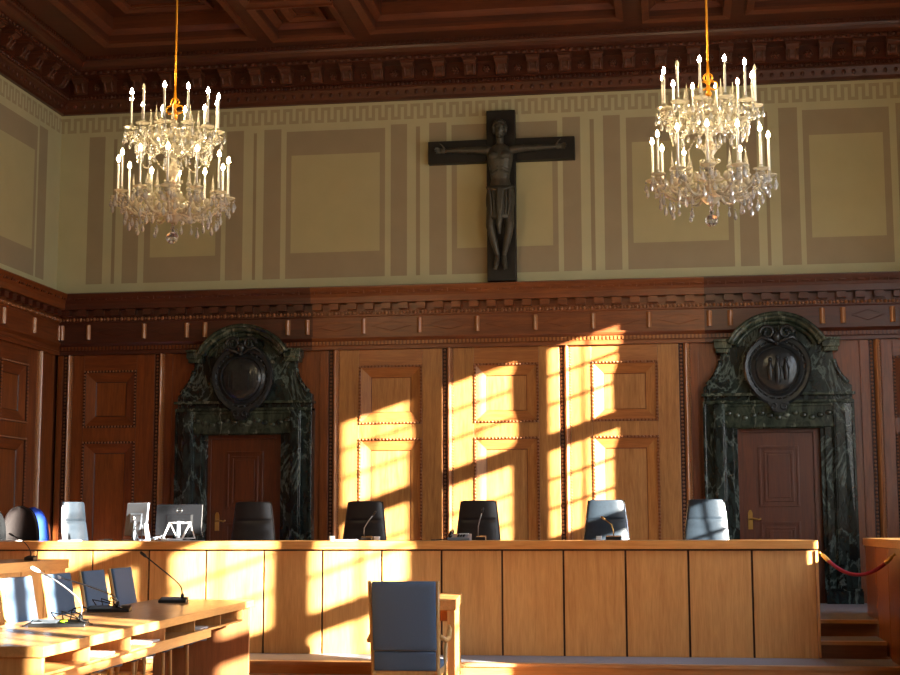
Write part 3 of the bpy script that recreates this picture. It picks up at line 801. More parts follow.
# torso: (x half width, y half depth, z)
def ell_loft(mb, secs, n=16):
    vs = []; fs = []
    for (cxx, cyy, z_, a, b) in secs:
        for k in range(n):
            t = 2*PI*k/n; vs.append((cxx+a*math.cos(t), cyy+b*math.sin(t), z_))
    for i in range(len(secs)-1):
        for k in range(n):
            k2 = (k+1) % n; fs.append((i*n+k, i*n+k2, (i+1)*n+k2, (i+1)*n+k))
    mb.add(vs, fs, True); mb.add(vs[:n], [tuple(range(n))]); mb.add(vs[-n:], [tuple(range(n))])
ell_loft(fg, [(0, y, 1.06, .10, .08), (0, y, 1.13, .165, .105), (0, y, 1.22, .165, .10), (0, y, 1.36, .13, .085), (0, y, 1.48, .15, .10), (0, y-.005, 1.62, .185, .115), (0, y, 1.74, .195, .10), (0, y, 1.81, .14, .08), (0, y, 1.85, .07, .06)])
for s in (-1, 1):
    fg.ball((s*.08, y-.085, 1.68), .075, 10, 8, (1.1, .5, .8))      # chest
    for k in range(4): cap(fg, (s*.03, y-.10, 1.60-.045*k), (s*.13, y-.06, 1.56-.045*k), .012, .010, 6)   # ribs
    # arms to the beam
    cap(fg, (s*.17, y, 1.775), (s*.32, y+.01, 1.788), .062, .055); cap(fg, (s*.32, y+.01, 1.788), (s*.50, y+.02, 1.792), .052, .040)
    cap(fg, (s*.50, y+.02, 1.792), (s*.61, y+.02, 1.795), .046, .040); cap(fg, (s*.61, y+.02, 1.795), (s*.76, y+.03, 1.798), .040, .026)
    hz = 1.80
    fg.ball((s*.82, y+.04, hz+.005), .05, 8, 6, (1.15, .45, .85))    # palm
    for j, (dz, ln) in enumerate(((.034, .075), (.012, .088), (-.010, .082), (-.032, .066))):
        a = (s*.865, y+.04, hz+dz); b = (s*(.865+ln*.55), y+.025, hz+dz*1.2+.004); c_ = (s*(.865+ln*.85), y-.005, hz+dz*1.15)
        cap(fg, a, b, .0105, .0095, 6); cap(fg, b, c_, .0095, .0085, 6)
    cap(fg, (s*.80, y+.02, hz+.035), (s*.835, y-.01, hz+.075), .013, .011, 6); cap(fg, (s*.835, y-.01, hz+.075), (s*.862, y-.02, hz+.092), .011, .009, 6)
    # legs: knees slightly bent outwards, feet together
    cap(fg, (s*.09, y-.01, 1.10), (s*.135, y-.07, .70), .098, .066); cap(fg, (s*.135, y-.07, .70), (s*.12, y-.055, .62), .064, .058)
    cap(fg, (s*.12, y-.055, .60), (s*.085, y-.02, .46), .058, .052); cap(fg, (s*.085, y-.02, .46), (s*.045, y+.01, .30), .050, .032)
    cap(fg, (s*.045, y+.01, .29), (s*.055, y-.03, .20), .036, .036); cap(fg, (s*.055, y-.03, .20), (s*.07, y-.055, .125), .038, .028)
    for j in range(5): cap(fg, (s*(.048+.011*j), y-.06, .125), (s*(.05+.012*j), y-.075, .092+.003*j), .0085, .0075, 6)
# neck, head bowed slightly forward
cap(fg, (0, y, 1.82), (0, y-.02, 1.94), .058, .055)
fg.ball((0, y-.03, 2.06), .115, 14, 12, (.78, .92, 1.1)); fg.ball((0, y-.055, 1.985), .07, 12, 10, (.85, .9, .9))
fg.ball((0, y-.135, 2.03), .02, 8, 6, (.7, 1.1, 1.6))
for s in (-1, 1):
    fg.ball((s*.088, y-.02, 2.04), .022, 8, 6, (.5, .8, 1.3)); fg.ball((s*.036, y-.118, 2.078), .02, 8, 6, (1.2, .6, .5))
fg.ball((0, y-.118, 1.985), .018, 8, 6, (1.5, .6, .5)); fg.ball((0, y-.10, 1.945), .028, 8, 6)
for q_ in fg.v: q_.z = q_.z*1.03+.035
f = fg.build('sculpted_figure', M['corpus'], cr, fix=False)
rm = f.modifiers.new('Remesh', 'REMESH'); rm.mode = 'VOXEL'; rm.voxel_size = .0075; rm.use_smooth_shade = True
sm = f.modifiers.new('Smooth', 'SMOOTH'); sm.iterations = 4; sm.factor = .5
hair = MB()
for k in range(19):
    a = 2*PI*k/19
    if math.sin(a) < -.55: q = [(0, y-.03, 2.18), (.05*math.cos(a), y-.03+.075*math.sin(a), 2.165), (.08*math.cos(a), y-.03+.105*math.sin(a), 2.125)]
    else: q = [(0, y-.03, 2.18), (.07*math.cos(a), y-.03+.08*math.sin(a), 2.155), (.092*math.cos(a), y-.03+.105*math.sin(a), 2.08), (.088*math.cos(a), y-.03+.10*math.sin(a), 1.995)]
    hair.tube(q, [.02, .022, .018, .012][:len(q)], 6)
for q_ in hair.v: q_.z = q_.z*1.03+.035
hair.build('hair', M['corpus'], f)
ln = MB()
def cloth(uu, vv):
    a = 2*PI*uu; zz = 1.27-vv*.47-(.0 if abs(math.sin(a)) < 0 else 0)
    bulge = 1+.035*math.sin(9*a+3*vv)
    hw = .175+.03*math.sin(PI*min(1, vv*1.2)); hd = .115+.015*vv
    front = max(0, -math.sin(a))
    return ((hw*bulge*math.cos(a), y-.01+hd*bulge*math.sin(a)-.02*front*vv, zz+.06*(1-front)*vv-.02), (math.cos(a), math.sin(a), 0))
ln.sheet(cloth, 48, 10, .012)
for k in range(3): ln.tube([(.05-.03*k, y-.14, 1.2), (.02-.015*k, y-.165, .95), (-.01+.012*k, y-.15, .72+.02*k), (.0, y-.12, .58+.05*k)], [.03, .04, .035, .018], 8)
ln.tube([(-.18, y-.04, 1.24), (-.1, y-.12, 1.21), (.02, y-.14, 1.18), (.13, y-.10, 1.22), (.18, y-.03, 1.25)], .024, 8)
for k in range(7): ln.tube([(-.14+.046*k, y-.12, 1.2), (-.12+.044*k, y-.15, 1.0), (-.12+.04*k, y-.13, .84)], [.014, .02, .012], 6)
for q_ in ln.v: q_.z = q_.z*1.03+.035
ln.build('loincloth', M['loin'], f, fix=False)

# ------------------------------------------------------------------ crystal chandeliers
def drop(mb, p, h, r, n=8):
    x_, y_, z_ = p
    mb.lathe([(1e-4, 0), (r*.35, -h*.18), (r, -h*.62), (r*.75, -h*.85), (1e-4, -h)], p, n, smooth=False)
    mb.ball((x_, y_, z_+.012), .009, 6, 4)
def chandelier(X, Y, label, phase, off_up, off_low):
    # root at the lower ball; all offsets relative to z=0 at 4.39
    t = thing('crystal_chandelier', label, 'chandelier', (X, Y, 4.39), 0, 'crystal chandeliers')
    m = MB(); m.tube([(0, 0, 1.44), (0, 0, 4.35)], .011, 8); m.lathe([(.09, 4.35), (.09, 4.33), (.04, 4.27), (.012, 4.25)], n=14)
    m.tube([(0, 0, 1.42), (0, 0, 1.50), (0, 0, 1.66)], [.014, .018, .011], 8)
    m.build('suspension_rod', M['gold'], t)
    m = MB()
    for q_ in (0, 1, 2):
        a = math.radians(90+q_*120); cxx = .056*math.cos(a); czz = 1.44+.052*math.sin(a)
        m.tube([(cxx+.042*math.cos(q*PI/6), 0, czz+.042*math.sin(q*PI/6)) for q in range(13)], .009, 6, False)
    m.lathe([(.02, 1.30), (.035, 1.33), (.02, 1.36), (.015, 1.41)], n=10)
    m.build('trefoil_ring', M['gold'], t)
    m = MB(); m.lathe([(.02, 1.30), (.045, 1.27), (.02, 1.23), (.035, 1.19), (.075, 1.15), (.08, 1.13), (.035, 1.10), (.03, 1.05), (.058, 1.0), (.06, .95), (.03, .90), (.028, .86), (.058, .82), (.066, .76), (.03, .71),
                       (.03, .68), (.06, .64), (.03, .59), (.04, .55), (.09, .52), (.12, .49), (.125, .475), (.08, .45), (.05, .38), (.08, .34), (.10, .29), (.05, .24), (.02, .23)], n=12, smooth=False)
    for k in range(10):
        a = 2*PI*k/10
        for zz, rr in ((.66, .085), (.80, .09), (.98, .085), (1.2, .06)): m.ball((rr*math.cos(a), rr*math.sin(a), zz), .016, 6, 4)
    m.build('glass_stem', M['crystal'], t)
    m = MB(); m.lathe([(.014, .85), (.014, .40), (.05, .385), (.055, .35), (.02, .32), (.012, .25)], n=10); m.build('gilt_bowl', M['gold'], t)
    m = MB(); m.ball((0, 0, .075), .062, 14, 10); m.ball((0, 0, .165), .022); m.ball((0, 0, .20), .016); m.lathe([(.008, .14), (.008, .26)], n=6)
    m.build('crystal_ball', M['clear'], t)
    # ring plates
    for zz, rr in ((1.11, .27), (.435, .36)):
        m = MB()
        n = 16
        for k in range(n):
            a = 2*PI*k/n; m.ball((rr*math.cos(a), rr*math.sin(a), zz), .034, 7, 5, (1, 1, 1.2)); a += PI/n
            m.ball((rr*.72*math.cos(a), rr*.72*math.sin(a), zz+.03), .034, 7, 5, (1, 1, 1.4)); m.ball((rr*.45*math.cos(a), rr*.45*math.sin(a), zz-.05), .03, 6, 5)
        m.build('crystal_rosette_ring', M['crystal'], t, fix=False)
    # bead swags between the tiers
    for k in range(8):
        a0 = 2*PI*k/8+phase; a1 = a0+2*PI/8; m = MB()
        for q in range(13):
            s_ = q/12; a = a0+(a1-a0)*s_; r = .40-.05*math.sin(PI*s_)
            m.ball((r*math.cos(a), r*math.sin(a), 1.0-.16*math.sin(PI*s_)), .0115, 6, 4)
        m.tube([((.40-.05*math.sin(PI*q/12))*math.cos(a0+(a1-a0)*q/12), (.40-.05*math.sin(PI*q/12))*math.sin(a0+(a1-a0)*q/12), 1.0-.16*math.sin(PI*q/12)) for q in range(13)], .003, 4)
        m.build('bead_swag', M['crystal'], t, fix=False)
    # spires
    for zz, rr, n, ph in ((1.15, .24, 8, .2), (.47, .27, 8, .5), (.47, .40, 6, .1)):
        for k in range(n):
            a = 2*PI*(k+ph)/n+phase; m = MB()
            m.lathe([(.012, 0), (.03, .03), (.012, .06), (.035, .085), (.014, .11), (.018, .13), (.013, .16), (.001, .27)], (rr*math.cos(a), rr*math.sin(a), zz), 7, smooth=False)
            m.build('crystal_spire', M['crystal'], t, fix=False)
    # arms
    def arm_proto(r_in, r_out, z_in, z_c, ch, dropn):
        a = MB(); P = []
        for q in range(15):
            s_ = q/14; r = r_in+(r_out-r_in)*s_
            P.append((r, 0, z_in+(z_c-z_in)*s_-.11*math.sin(PI*s_)))
        a.tube(P, [.014]*15, 7)
        a.tube([(r_out-.06+.045*math.cos(q*.55), 0, z_c-.085+.045*math.sin(q*.55)*(1-q*.05)) for q in range(11)], .009, 6)
        for q in range(2, 13, 2): a.ball(P[q], .021, 6, 5)
        A = a
        pan = MB(); pan.lathe([(.018, z_c-.06), (.03, z_c-.04), (.016, z_c-.02), (.07, z_c+.0), (.074, z_c+.008), (.03, z_c+.004), (.02, z_c+.02), (.02, z_c+.045)], (r_out, 0, 0), 14, smooth=False)
        cd = MB(); cd.lathe([(.0125, z_c+.03), (.0125, z_c+.03+ch)], (r_out, 0, 0), 8)
        bl = MB(); bl.lathe([(.008, 0), (.017, .010), (.019, .026), (.012, .048), (.001, .068)], (r_out, 0, z_c+.03+ch), 8)
        ds = []
        for k in range(dropn):
            b = 2*PI*k/dropn+.4; d = MB(); h = (.085, .06, .10)[k % 3]
            drop(d, (r_out+.07*math.cos(b), .07*math.sin(b), z_c-.03-.03*(k % 2)), h, .019); ds.append(d)
        if dropn > 2:
            d = MB(); drop(d, (r_out-.12, 0, z_in-.09), .10, .021); ds.append(d)
            d = MB(); drop(d, (r_out-.2, .02, z_in-.08), .085, .018); ds.append(d)
            d = MB(); drop(d, (r_out-.07, -.04, z_in-.02), .11, .02); ds.append(d)
            d = MB(); drop(d, (r_out-.26, .05, z_in+.06), .09, .02); ds.append(d)
        return A, pan, cd, bl, ds
    for ti, (n, ri, ro, zi, zc_, ch, dn, off) in enumerate(((12, .10, .45, 1.05, 1.165, .32, 4, off_up), (12, .12, .555, .33, .49, .34, 6, off_low))):
        A, pan, cd, bl, ds = arm_proto(ri, ro, zi, zc_, ch, dn)
        first = None
        for k in range(n):
            ang = 2*PI*k/n+phase+(.13 if ti else 0)
            if first is None:
                first = {'a': A.build('candle_arm', M['crystal'], t, fix=False)}
                first['s'] = [(pan.build('drip_pan', M['crystal'], first['a'], fix=False)), cd.build('candle_sleeve', M['candle'], first['a'], fix=False),
                              bl.build('bulb', M['bulb'], first['a'], fix=False)]+[d.build('crystal_drop', M['drop'], first['a'], fix=False) for d in ds]
                first['off'] = bl.build('bulb', M['crystal'], first['a'], fix=False) if off else None
                first['a'].rotation_euler = (0, 0, ang)
                if k in off: pass
                root = first['a']; onmesh = first['s'][2].data
                if first['off']: offmesh = first['off'].data; bpy.data.objects.remove(first['off'])
                else: offmesh = None
                if k in off: first['s'][2].data = offmesh
            else:
                r = first['a'].copy(); C.objects.link(r); r.parent = t; r.rotation_euler = (0, 0, ang)
                for j, c_ in enumerate(first['s']):
                    q = c_.copy(); C.objects.link(q); q.parent = r
                    if j == 2: q.data = offmesh if k in off else onmesh
    return t
CHY = 14.22
chandelier(-4.94, CHY, 'left crystal chandelier of two candle tiers, hanging beside the left corner', .10, (8,), ())
chandelier(.46, CHY, 'right crystal chandelier of two candle tiers, sunlit drops on its right side', .32, (7, 11), (0,))

# ------------------------------------------------------------------ judges' swivel chairs
def swivel(name, label, loc, rz, leather, group=None, wt=.212, wb=.272, H=1.345, lean=.16):
    t = thing(name, label, 'chair', loc, rz, group)      # faces -y
    m = MB()
    for k in range(5):
        a = 2*PI*k/5+.3; m.tube([(0, 0, .10), (.15*math.cos(a), .15*math.sin(a), .085), (.30*math.cos(a), .30*math.sin(a), .06)], [.028, .022, .015], 8)
    m.build('star_base', M['chrome'], t)
    for k in range(5):
        a = 2*PI*k/5+.3; m = MB(); cc = Vector((.30*math.cos(a), .30*math.sin(a), .03)); R = Matrix.Rotation(PI/2, 3, 'X')
        m.lathe([(.001, -.02), (.03, -.02), (.03, .02), (.001, .02)], cc, 12, R); m.build('castor', M['blackp'], t)
    m = MB(); m.lathe([(.035, .08), (.035, .25), (.022, .25), (.022, .42)], n=12); m.build('gas_column', M['chrome'], t)
    m = MB()
    def seat(u_, v_):
        x_ = (u_-.5)*.52; y_ = -.27+v_*.5; z_ = .50-.02*math.cos(2*PI*(u_-.5))*-1+.012*math.cos(PI*(u_-.5))-.03*max(0, (.15-v_)/.15)**2
        return ((x_, y_, z_), (0, 0, 1))
    m.sheet(seat, 10, 10, .09); m.build('seat', leather, t, bevel=.02, seg=3)
    m = MB()
    def back(u_, v_):
        z_ = .47+(H-.47)*v_; hw = wb+(wt-wb)*max(0, (v_-.35)/.65)**1.2 if v_ > .35 else wb-(.35-v_)*.12
        if v_ > .985: hw -= .012
        x_ = (u_-.5)*2*hw
        y0 = .20+lean*v_+.03*math.sin(PI*v_)
        seam = -.012*math.exp(-((v_-.72)/.012)**2)
        puff = .028*(1-(2*u_-1)**4)*(1 if v_ > .73 else .9+.08*math.sin(v_*40))
        return ((x_, y0-puff-seam-.015*abs(2*u_-1)**2*-1, z_), (0, -1, .12))
    m.sheet(back, 16, 44, .06); m.build('backrest', leather, t, bevel=.008, seg=2)
    for s in (-1, 1):
        m = MB()
        q = [(s*(wb+(wt-wb)*max(0, (v-.35)/.65)**1.2+.004), .235+lean*v+.03*math.sin(PI*v), .47+(H-.47)*v-.01) for v in [0.35+.065*k for k in range(11)]]
        m.tube(q, .011, 6)
        m.build('back_edge_trim', M['chrome'] if leather is not M['blackl'] else M['blackp'], t)
    for s in (-1, 1):
        m = MB(); m.tube([(s*.25, .1, .44), (s*.32, .1, .45), (s*.33, .08, .66), (s*.33, -.2, .68), (s*.33, -.22, .68)], .014, 8); m.build('arm_frame', M['chrome'], t)
        m = MB(); m.cbox((s*.33, -.06, .695), (.055, .30, .028)); m.build('arm_pad', leather, t, bevel=.008)
    return t
YJ = 17.95
G = 'high-backed judges swivel chairs'
swivel('swivel_chair', 'black high-backed judge chair in front of the left marble doorway', (-5.14, YJ, ZPO), .2, M['blackl'], G)
swivel('swivel_chair', 'dark brown-black leather judge chair behind the microphone, left of the two middle ones', (-3.775, YJ, ZPO), .0, M['blackl'], G)
swivel('swivel_chair', 'dark leather judge chair behind the grey telephone', (-2.345, YJ, ZPO), .0, M['blackl'], G)
swivel('swivel_chair', 'sunlit grey leather judge chair with a microphone in front, below the third centre panel', (-.775, YJ, ZPO), -.02, M['greyl'], G)
swivel('swivel_chair', 'sunlit grey leather judge chair beside the right marble doorway', (.39, YJ, ZPO), -.12, M['greyl'], G, wt=.205, wb=.265)
swivel('swivel_chair', 'narrow-looking grey leather chair turned sideways below the left corner panel', (-7.02, 17.65, ZPO), 1.25, M['greyl'], G, wt=.19, wb=.23)
def office(name, label, loc, rz, mat, shell, H=1.30):
    t = thing(name, label, 'chair', loc, rz, 'round-backed office chairs at the left end of the bench')
    m = MB()
    for k in range(5):
        a = 2*PI*k/5; m.tube([(0, 0, .10), (.28*math.cos(a), .28*math.sin(a), .05)], [.026, .016], 8); m.ball((.28*math.cos(a), .28*math.sin(a), .03), .028)
    m.build('castor_base', M['blackp'], t)
    m = MB(); m.lathe([(.03, .1), (.022, .45)], n=10); m.build('gas_column', M['blackp'], t)
    m = MB(); m.ball((0, 0, .5), .26, 18, 8, (1, 1, .2)); m.build('seat', mat, t)
    m = MB()
    def bk(u_, v_):
        z_ = .56+(H-.56)*v_; hw = .215*(max(0.0, 1-max(0, (v_-.45)/.55)**2.6))**.5*(.86+.14*min(1, v_*2.5))+.012
        x_ = (u_-.5)*2*hw; return ((x_, .20+.10*v_-.05*(1-(2*u_-1)**2)+.05*0, z_), (0, -1, .1))
    m.sheet(bk, 14, 22, .045); m.build('backrest', mat, t)
    m = MB()
    def bk2(u_, v_):
        p, n_ = bk(u_, v_); return ((p[0]*.97, p[1]+.052, p[2]-.004), n_)
    m.sheet(bk2, 14, 22, .02); m.build('back_shell', shell, t)
    m = MB(); m.tube([(0, .06, .46), (0, .24, .48), (0, .29, .62), (0, .30, .8)], .022, 8); m.build('back_support', M['blackp'], t)
    return t
office('office_chair', 'black round-backed office chair with its shell towards the room, left of the royal blue one', (-8.10, 17.95, ZPO), PI+.25, M['blackf'], M['blackl'])
office('office_chair', 'royal blue round-backed office chair behind the left end of the bench', (-8.20, 18.78, ZPO), .95, M['royal'], M['blackp'])
office('office_chair', 'dark round-backed office chair cut off by the left edge of the photo', (-8.16, 17.05, ZPO), .5, M['blackf'], M['blackf'])

# ------------------------------------------------------------------ things on the bench
ZB = 1.396
def gooseneck(label, base, pts, rad=.006, group=None, mat='steel', bw=.09, units=True, body='blackp', button=False, rz=0):
    t = thing('gooseneck_microphone', label, 'microphone', base, rz, group)
    m = MB(); m.box(-bw, bw, -.045, .045, 0, .022)
    m.prism([(-.045, .022), (.045, .022), (.045, .05), (-.045, .035)], -bw, bw, 'x')
    m.build('base_unit', M[body], t, bevel=.005)
    if button:
        m = MB(); m.box(-bw*.9, -bw*.2, -.04, .03, .041, .048); m.build('button_strip', M['greyp'], t, bevel=.002)
    m = MB(); m.tube(pts, rad, 8); m.build('gooseneck', M[mat], t)
    a = Vector(pts[-1]); d = (a-Vector(pts[-2])).normalized()
    m = MB(); m.tube([a-d*.01, a+d*.012, a+d*.045, a+d*.055], [rad*1.4, rad*2.1, rad*2.1, rad], 8); m.build('capsule', M['blackp' if mat == 'steel' else mat], t)
    return t
gooseneck('short gooseneck microphone on the bench in front of the dark chair above the witness chair', (-3.40, 16.6, ZB), [(-.03, 0, .04), (-.03, 0, .14), (.02, 0, .22), (.075, -.01, .285)], mat='steel', bw=.06)
gooseneck('short gooseneck microphone on the bench beside the grey telephone', (-2.10, 16.62, ZB), [(-.03, 0, .04), (-.03, 0, .15), (-.01, 0, .23), (.015, 0, .31)], mat='steel', bw=.055)
gooseneck('short gooseneck microphone bent to the left in front of the sunlit grey chair', (-.62, 16.6, ZB), [(.0, 0, .04), (.0, 0, .10), (-.02, 0, .17), (-.09, -.01, .225)], mat='brass', bw=.085)
for x_, lab in ((-3.28, 'small white box beside the microphone of the left dark chair'), (-.78, 'small white box beside the microphone of the sunlit grey chair')):
    m = MB(); m.box(x_-.03, x_+.03, 16.55, 16.63, ZB, ZB+.045); m.box(x_-.02, x_+.02, 16.545, 16.55, ZB+.01, ZB+.035); tag(m.build('small_box', M['paper'], bevel=.004), lab, 'box')
m = MB()
for k in range(4): m.box(-3.75+.01*k, -3.50+.008*k, 16.30+.02*k, 16.50, ZB+.003*k, ZB+.003*(k+1)-.0005)
tag(m.build('document', M['paper']), 'flat papers on the bench in front of the left dark chair', 'papers')
m = MB(); m.lathe([(.03, 0), (.034, .01), (.034, .05), (.026, .052), (.024, .01)], (-3.78, 16.5, ZB), 14); tag(m.build('glass_bowl', M['drop']), 'small bluish glass at the bench edge, left of the two dark centre chairs', 'glass')
# telephone
ph = thing('telephone', 'grey desk telephone with handset on the bench in front of the dark middle chair', 'telephone', (-2.33, 16.5, ZB))
m = MB(); m.prism([(-.10, 0), (.10, 0), (.10, .075), (-.10, .03)], -.12, .13, 'x'); m.build('telephone_body', M['greyp'], ph, bevel=.006)
m = MB(); m.tube([(-.09, -.08, .065), (-.09, .0, .092), (-.09, .08, .105)], [.02, .014, .02], 8); m.ball((-.09, -.08, .055), .026); m.ball((-.09, .08, .095), .026); m.build('handset', M['mongrey'], ph)
m = MB(); m.box(.0, .10, .02, .09, .066, .078); m.build('display', M['paper'], ph)
for r in range(4):
    for c_ in range(3):
        m = MB(); yy = -.075+.024*r; m.box(-.01+c_*.03, .01+c_*.03, yy-.008, yy+.008, .036+.225*(yy+.1)-.002, .045+.225*(yy+.1)); m.build('key', M['blackp'], ph)
m = MB(); m.tube([(-.12, -.02, .03), (-.17, -.05, .012), (-.21, -.02, .008), (-.26, -.08, .006), (-.29, -.16, .006)], .006, 6); m.build('cord', M['blackp'], ph)
# monitors
def monitor(label, loc, rz, W, H_, z0, tilt, mat, logo, group):
    t = thing('computer_monitor', label, 'monitor', loc, rz, group)   # back faces -y
    R = Matrix.Translation((0, 0, z0)) @ Matrix.Rotation(tilt, 4, 'X')
    m = MB(R); m.box(-W/2, W/2, -.0, .028, 0, H_); s = m.build('screen_housing', mat, t, bevel=.006)
    m = MB(R); m.frus((-W*.3, W*.3, H_*.12, H_*.68), .0, (-W*.25, W*.25, H_*.16, H_*.64), -.008); m.build('rear_bulge', mat, t, bevel=.006)
    m = MB(R); m.box(-W/2+.012, W/2-.012, .0285, .031, .012, H_-.012); m.build('display', M['blackp'], t)
    m = MB(); m.tube([(0, .0, .01), (0, .01, z0+H_*.45)], [.03, .02], 8); m.box(-.12, .12, -.08, .10, 0, .012); m.build('stand', M['greyp'], t, bevel=.003)
    if logo:
        m = MB(R); y_ = -.002
        m.tube([(.032*math.cos(q*PI/12), y_, H_*.80+.032*math.sin(q*PI/12)) for q in range(25)], .0028, 6, False)
        def seg(a, b): m.tube([(a[0]*.0052, y_-.001, H_*.80+a[1]*.0052), (b[0]*.0052, y_-.001, H_*.80+b[1]*.0052)], .0016, 5)
        for a, b in (((-4.6, -1.6), (-4.6, 1.6)), ((-4.6, 1.6), (-3.2, 1.2)), ((-3.2, 1.2), (-2.7, 0)), ((-2.7, 0), (-3.2, -1.2)), ((-3.2, -1.2), (-4.6, -1.6)),
                     ((-2, 0), (-.6, 1.5)), ((-2, 0), (-.6, -1.5)), ((-1.5, .2), (.1, .8)), ((-1.2, -.4), (.3, .2)), ((1, 1.6), (1, -1.6)), ((1, -1.6), (2.2, -1.6)), ((3, 1.6), (3, -1.6)), ((3, -1.6), (4.3, -1.6))): seg(a, b)
        m.build('logo', M['chrome'], t)
    else:
        m = MB(R); m.lathe([(.001, 0), (.022, 0), (.022, .008), (.001, .008)], (.0, -.03, H_*.52), 14, Matrix.Rotation(PI/2, 3, 'X')); m.build('round_badge', M['whitep'], t)
    return t
MG = 'computer monitors seen from behind on the bench'
monitor('wide dark computer monitor seen from behind with a round logo, beside the white stand', (-5.66, 16.72, ZB-.0), .10, .545, .365, .06, -.16, M['mongrey'], True, MG)
monitor('grey computer monitor turned sideways with a white badge and loose cables', (-6.17, 16.66, ZB), -.60, .41, .38, .06, -.10, M['greyp'], False, MG)
t = thing('tablet_stand', 'white folding stand in front of the wide dark monitor', 'stand', (-5.53, 16.36, ZB), .05)
def bar(mb, a, b, w=.022, h=.012):
    a = Vector(a); b = Vector(b); mb.tube([a, b], w/2, 4)
m = MB()
for a_, b_ in ((-.11, -.165), (.13, .055)): m.tube([(b_, -.08, .018), (a_, 0, .198)], .0125, 4)
m.tube([(-.12, 0, .203), (.14, 0, .203)], .0125, 4); m.tube([(-.175, -.085, .018), (.065, -.085, .018)], .0125, 4); m.build('front_frame', M['whitep'], t)
m = MB()
for a_, b_ in ((-.10, -.045), (.13, .165)): m.tube([(b_, .08, .03), (a_, .008, .19)], .008, 4)
m.tube([(-.05, .08, .03), (.17, .08, .03)], .008, 4); m.build('rear_frame', M['whitep'], t)
m = MB(); m.box(-.05, .06, -.0, .03, .05, .058); m.build('device_shelf', M['greyp'], t)
m = MB(); m.box(-.22, .26, -.13, .16, .0, .004); m.build('mat', M['paper'], t)
cb = MB()
for k in range(4):
    x_ = -6.10+.05*k
    cb.tube([(x_-.04, 16.62, ZB+.24-.02*k), (x_-.02+.06*math.sin(k), 16.52, ZB+.16), (x_+.03, 16.5, ZB+.03), (x_+.10, 16.45, ZB+.012), (x_+.17, 16.50, ZB+.03+.01*k), (x_+.2, 16.58, ZB+.012)], .0055, 6)
tag(cb.build('cable_bundle', M['greyp']), 'tangle of pale cables hanging behind the sideways monitor', 'cable')
m = MB(); m.prism([(-5.945, ZB+.0), (-5.90, ZB+.0), (-5.93, ZB+.20), (-5.97, ZB+.20)], 16.42, 16.45); tag(m.build('phone_dock', M['whitep'], bevel=.004), 'narrow white upright device between the two monitors', 'device')
m = MB(); m.cbox((-6.40, 16.45, ZB+.012), (.09, .06, .024)); m.tube([(-6.42, 16.45, ZB+.01), (-6.5, 16.42, ZB+.008), (-6.54, 16.45, ZB+.01)], .006, 6); tag(m.build('computer_mouse', M['blackp'], bevel=.01), 'small dark mouse on the bench left of the sideways monitor', 'mouse')
m = MB()
for k in range(3): m.box(-7.75+.02*k, -7.47, 16.30, 16.5, ZB+.004*k, ZB+.004*(k+1)-.0005)
tag(m.build('document', M['paper']), 'white papers on the bench below the grey sideways chair', 'papers')
m = MB(); m.box(-6.95, -6.72, 16.30, 16.45, ZB, ZB+.008); m.box(-6.94, -6.73, 16.31, 16.44, ZB+.008, ZB+.012); tag(m.build('document', M['paper']), 'thin sheet of paper on the bench left of the mouse', 'papers')

# ------------------------------------------------------------------ left counsel table (rotated a little)
TA = math.atan2(.0575, 1)      # long edge leans to -X
TT = .85
tb_ = thing('counsel_table', 'long oak counsel table with open pigeonholes under its top, at the lower left', 'table', (-3.69, 8.50, .05), TA)
# local: x to the left (-), y forward along table, origin at near right corner
LN = 5.72; WDT = 1.0; H0 = TT-.05
m = MB(); m.box(-WDT, 0, 0, LN, H0-.065, H0); m.build('table_top', M['oak_y'], tb_, bevel=.004)
m = MB(); m.box(-WDT+.03, -.03, LN-.12, LN-.08, 0, H0-.066); m.build('end_panel', M['oak_dk'], tb_, bevel=.003)
m = MB(); m.box(-WDT+.03, -.015, .02, .06, 0, H0-.066); m.build('end_panel', M['oak_p'], tb_, bevel=.003)
m = MB(); m.box(-.42, -.035, .062, LN-.30, H0-.185, H0-.168); m.build('shelf', M['oak_y'], tb_)
m = MB(); m.box(-.435, -.422, .062, LN-.30, H0-.185, H0-.066); m.build('shelf_back', M['oak_p'], tb_)
for k in range(7):
    yy = .062+(LN-.40)*(k)/6.0
    if k == 0: continue
    m = MB(); m.box(-.42, -.04, yy-.009, yy+.009, H0-.168, H0-.066); m.build('divider', M['oak_p'], tb_)
m = MB(); m.box(-.14, -.115, .062, LN-1.25, H0-.27, H0-.186); m.build('apron', M['oak_y'], tb_, bevel=.003)
Rt = Matrix.Translation((-3.69, 8.50, .05)) @ Matrix.Rotation(TA, 4, 'Z')
def ontable(x_, y_, z_=H0): return Rt @ Vector((x_, y_, z_))
for k, (yy, lab) in enumerate(((1.45, 'white papers in the second pigeonhole of the counsel table'), (2.55, 'white papers in the third pigeonhole of the counsel table'), (4.05, 'small white card in a far pigeonhole of the counsel table'))):
    m = MB(Rt)
    for q in range(3): m.box(-.28+.01*q, -.07, yy-.14+.01*q, yy+.13, H0-.167+.004*q, H0-.164+.004*q)
    tag(m.build('document', M['paper']), lab, 'papers')
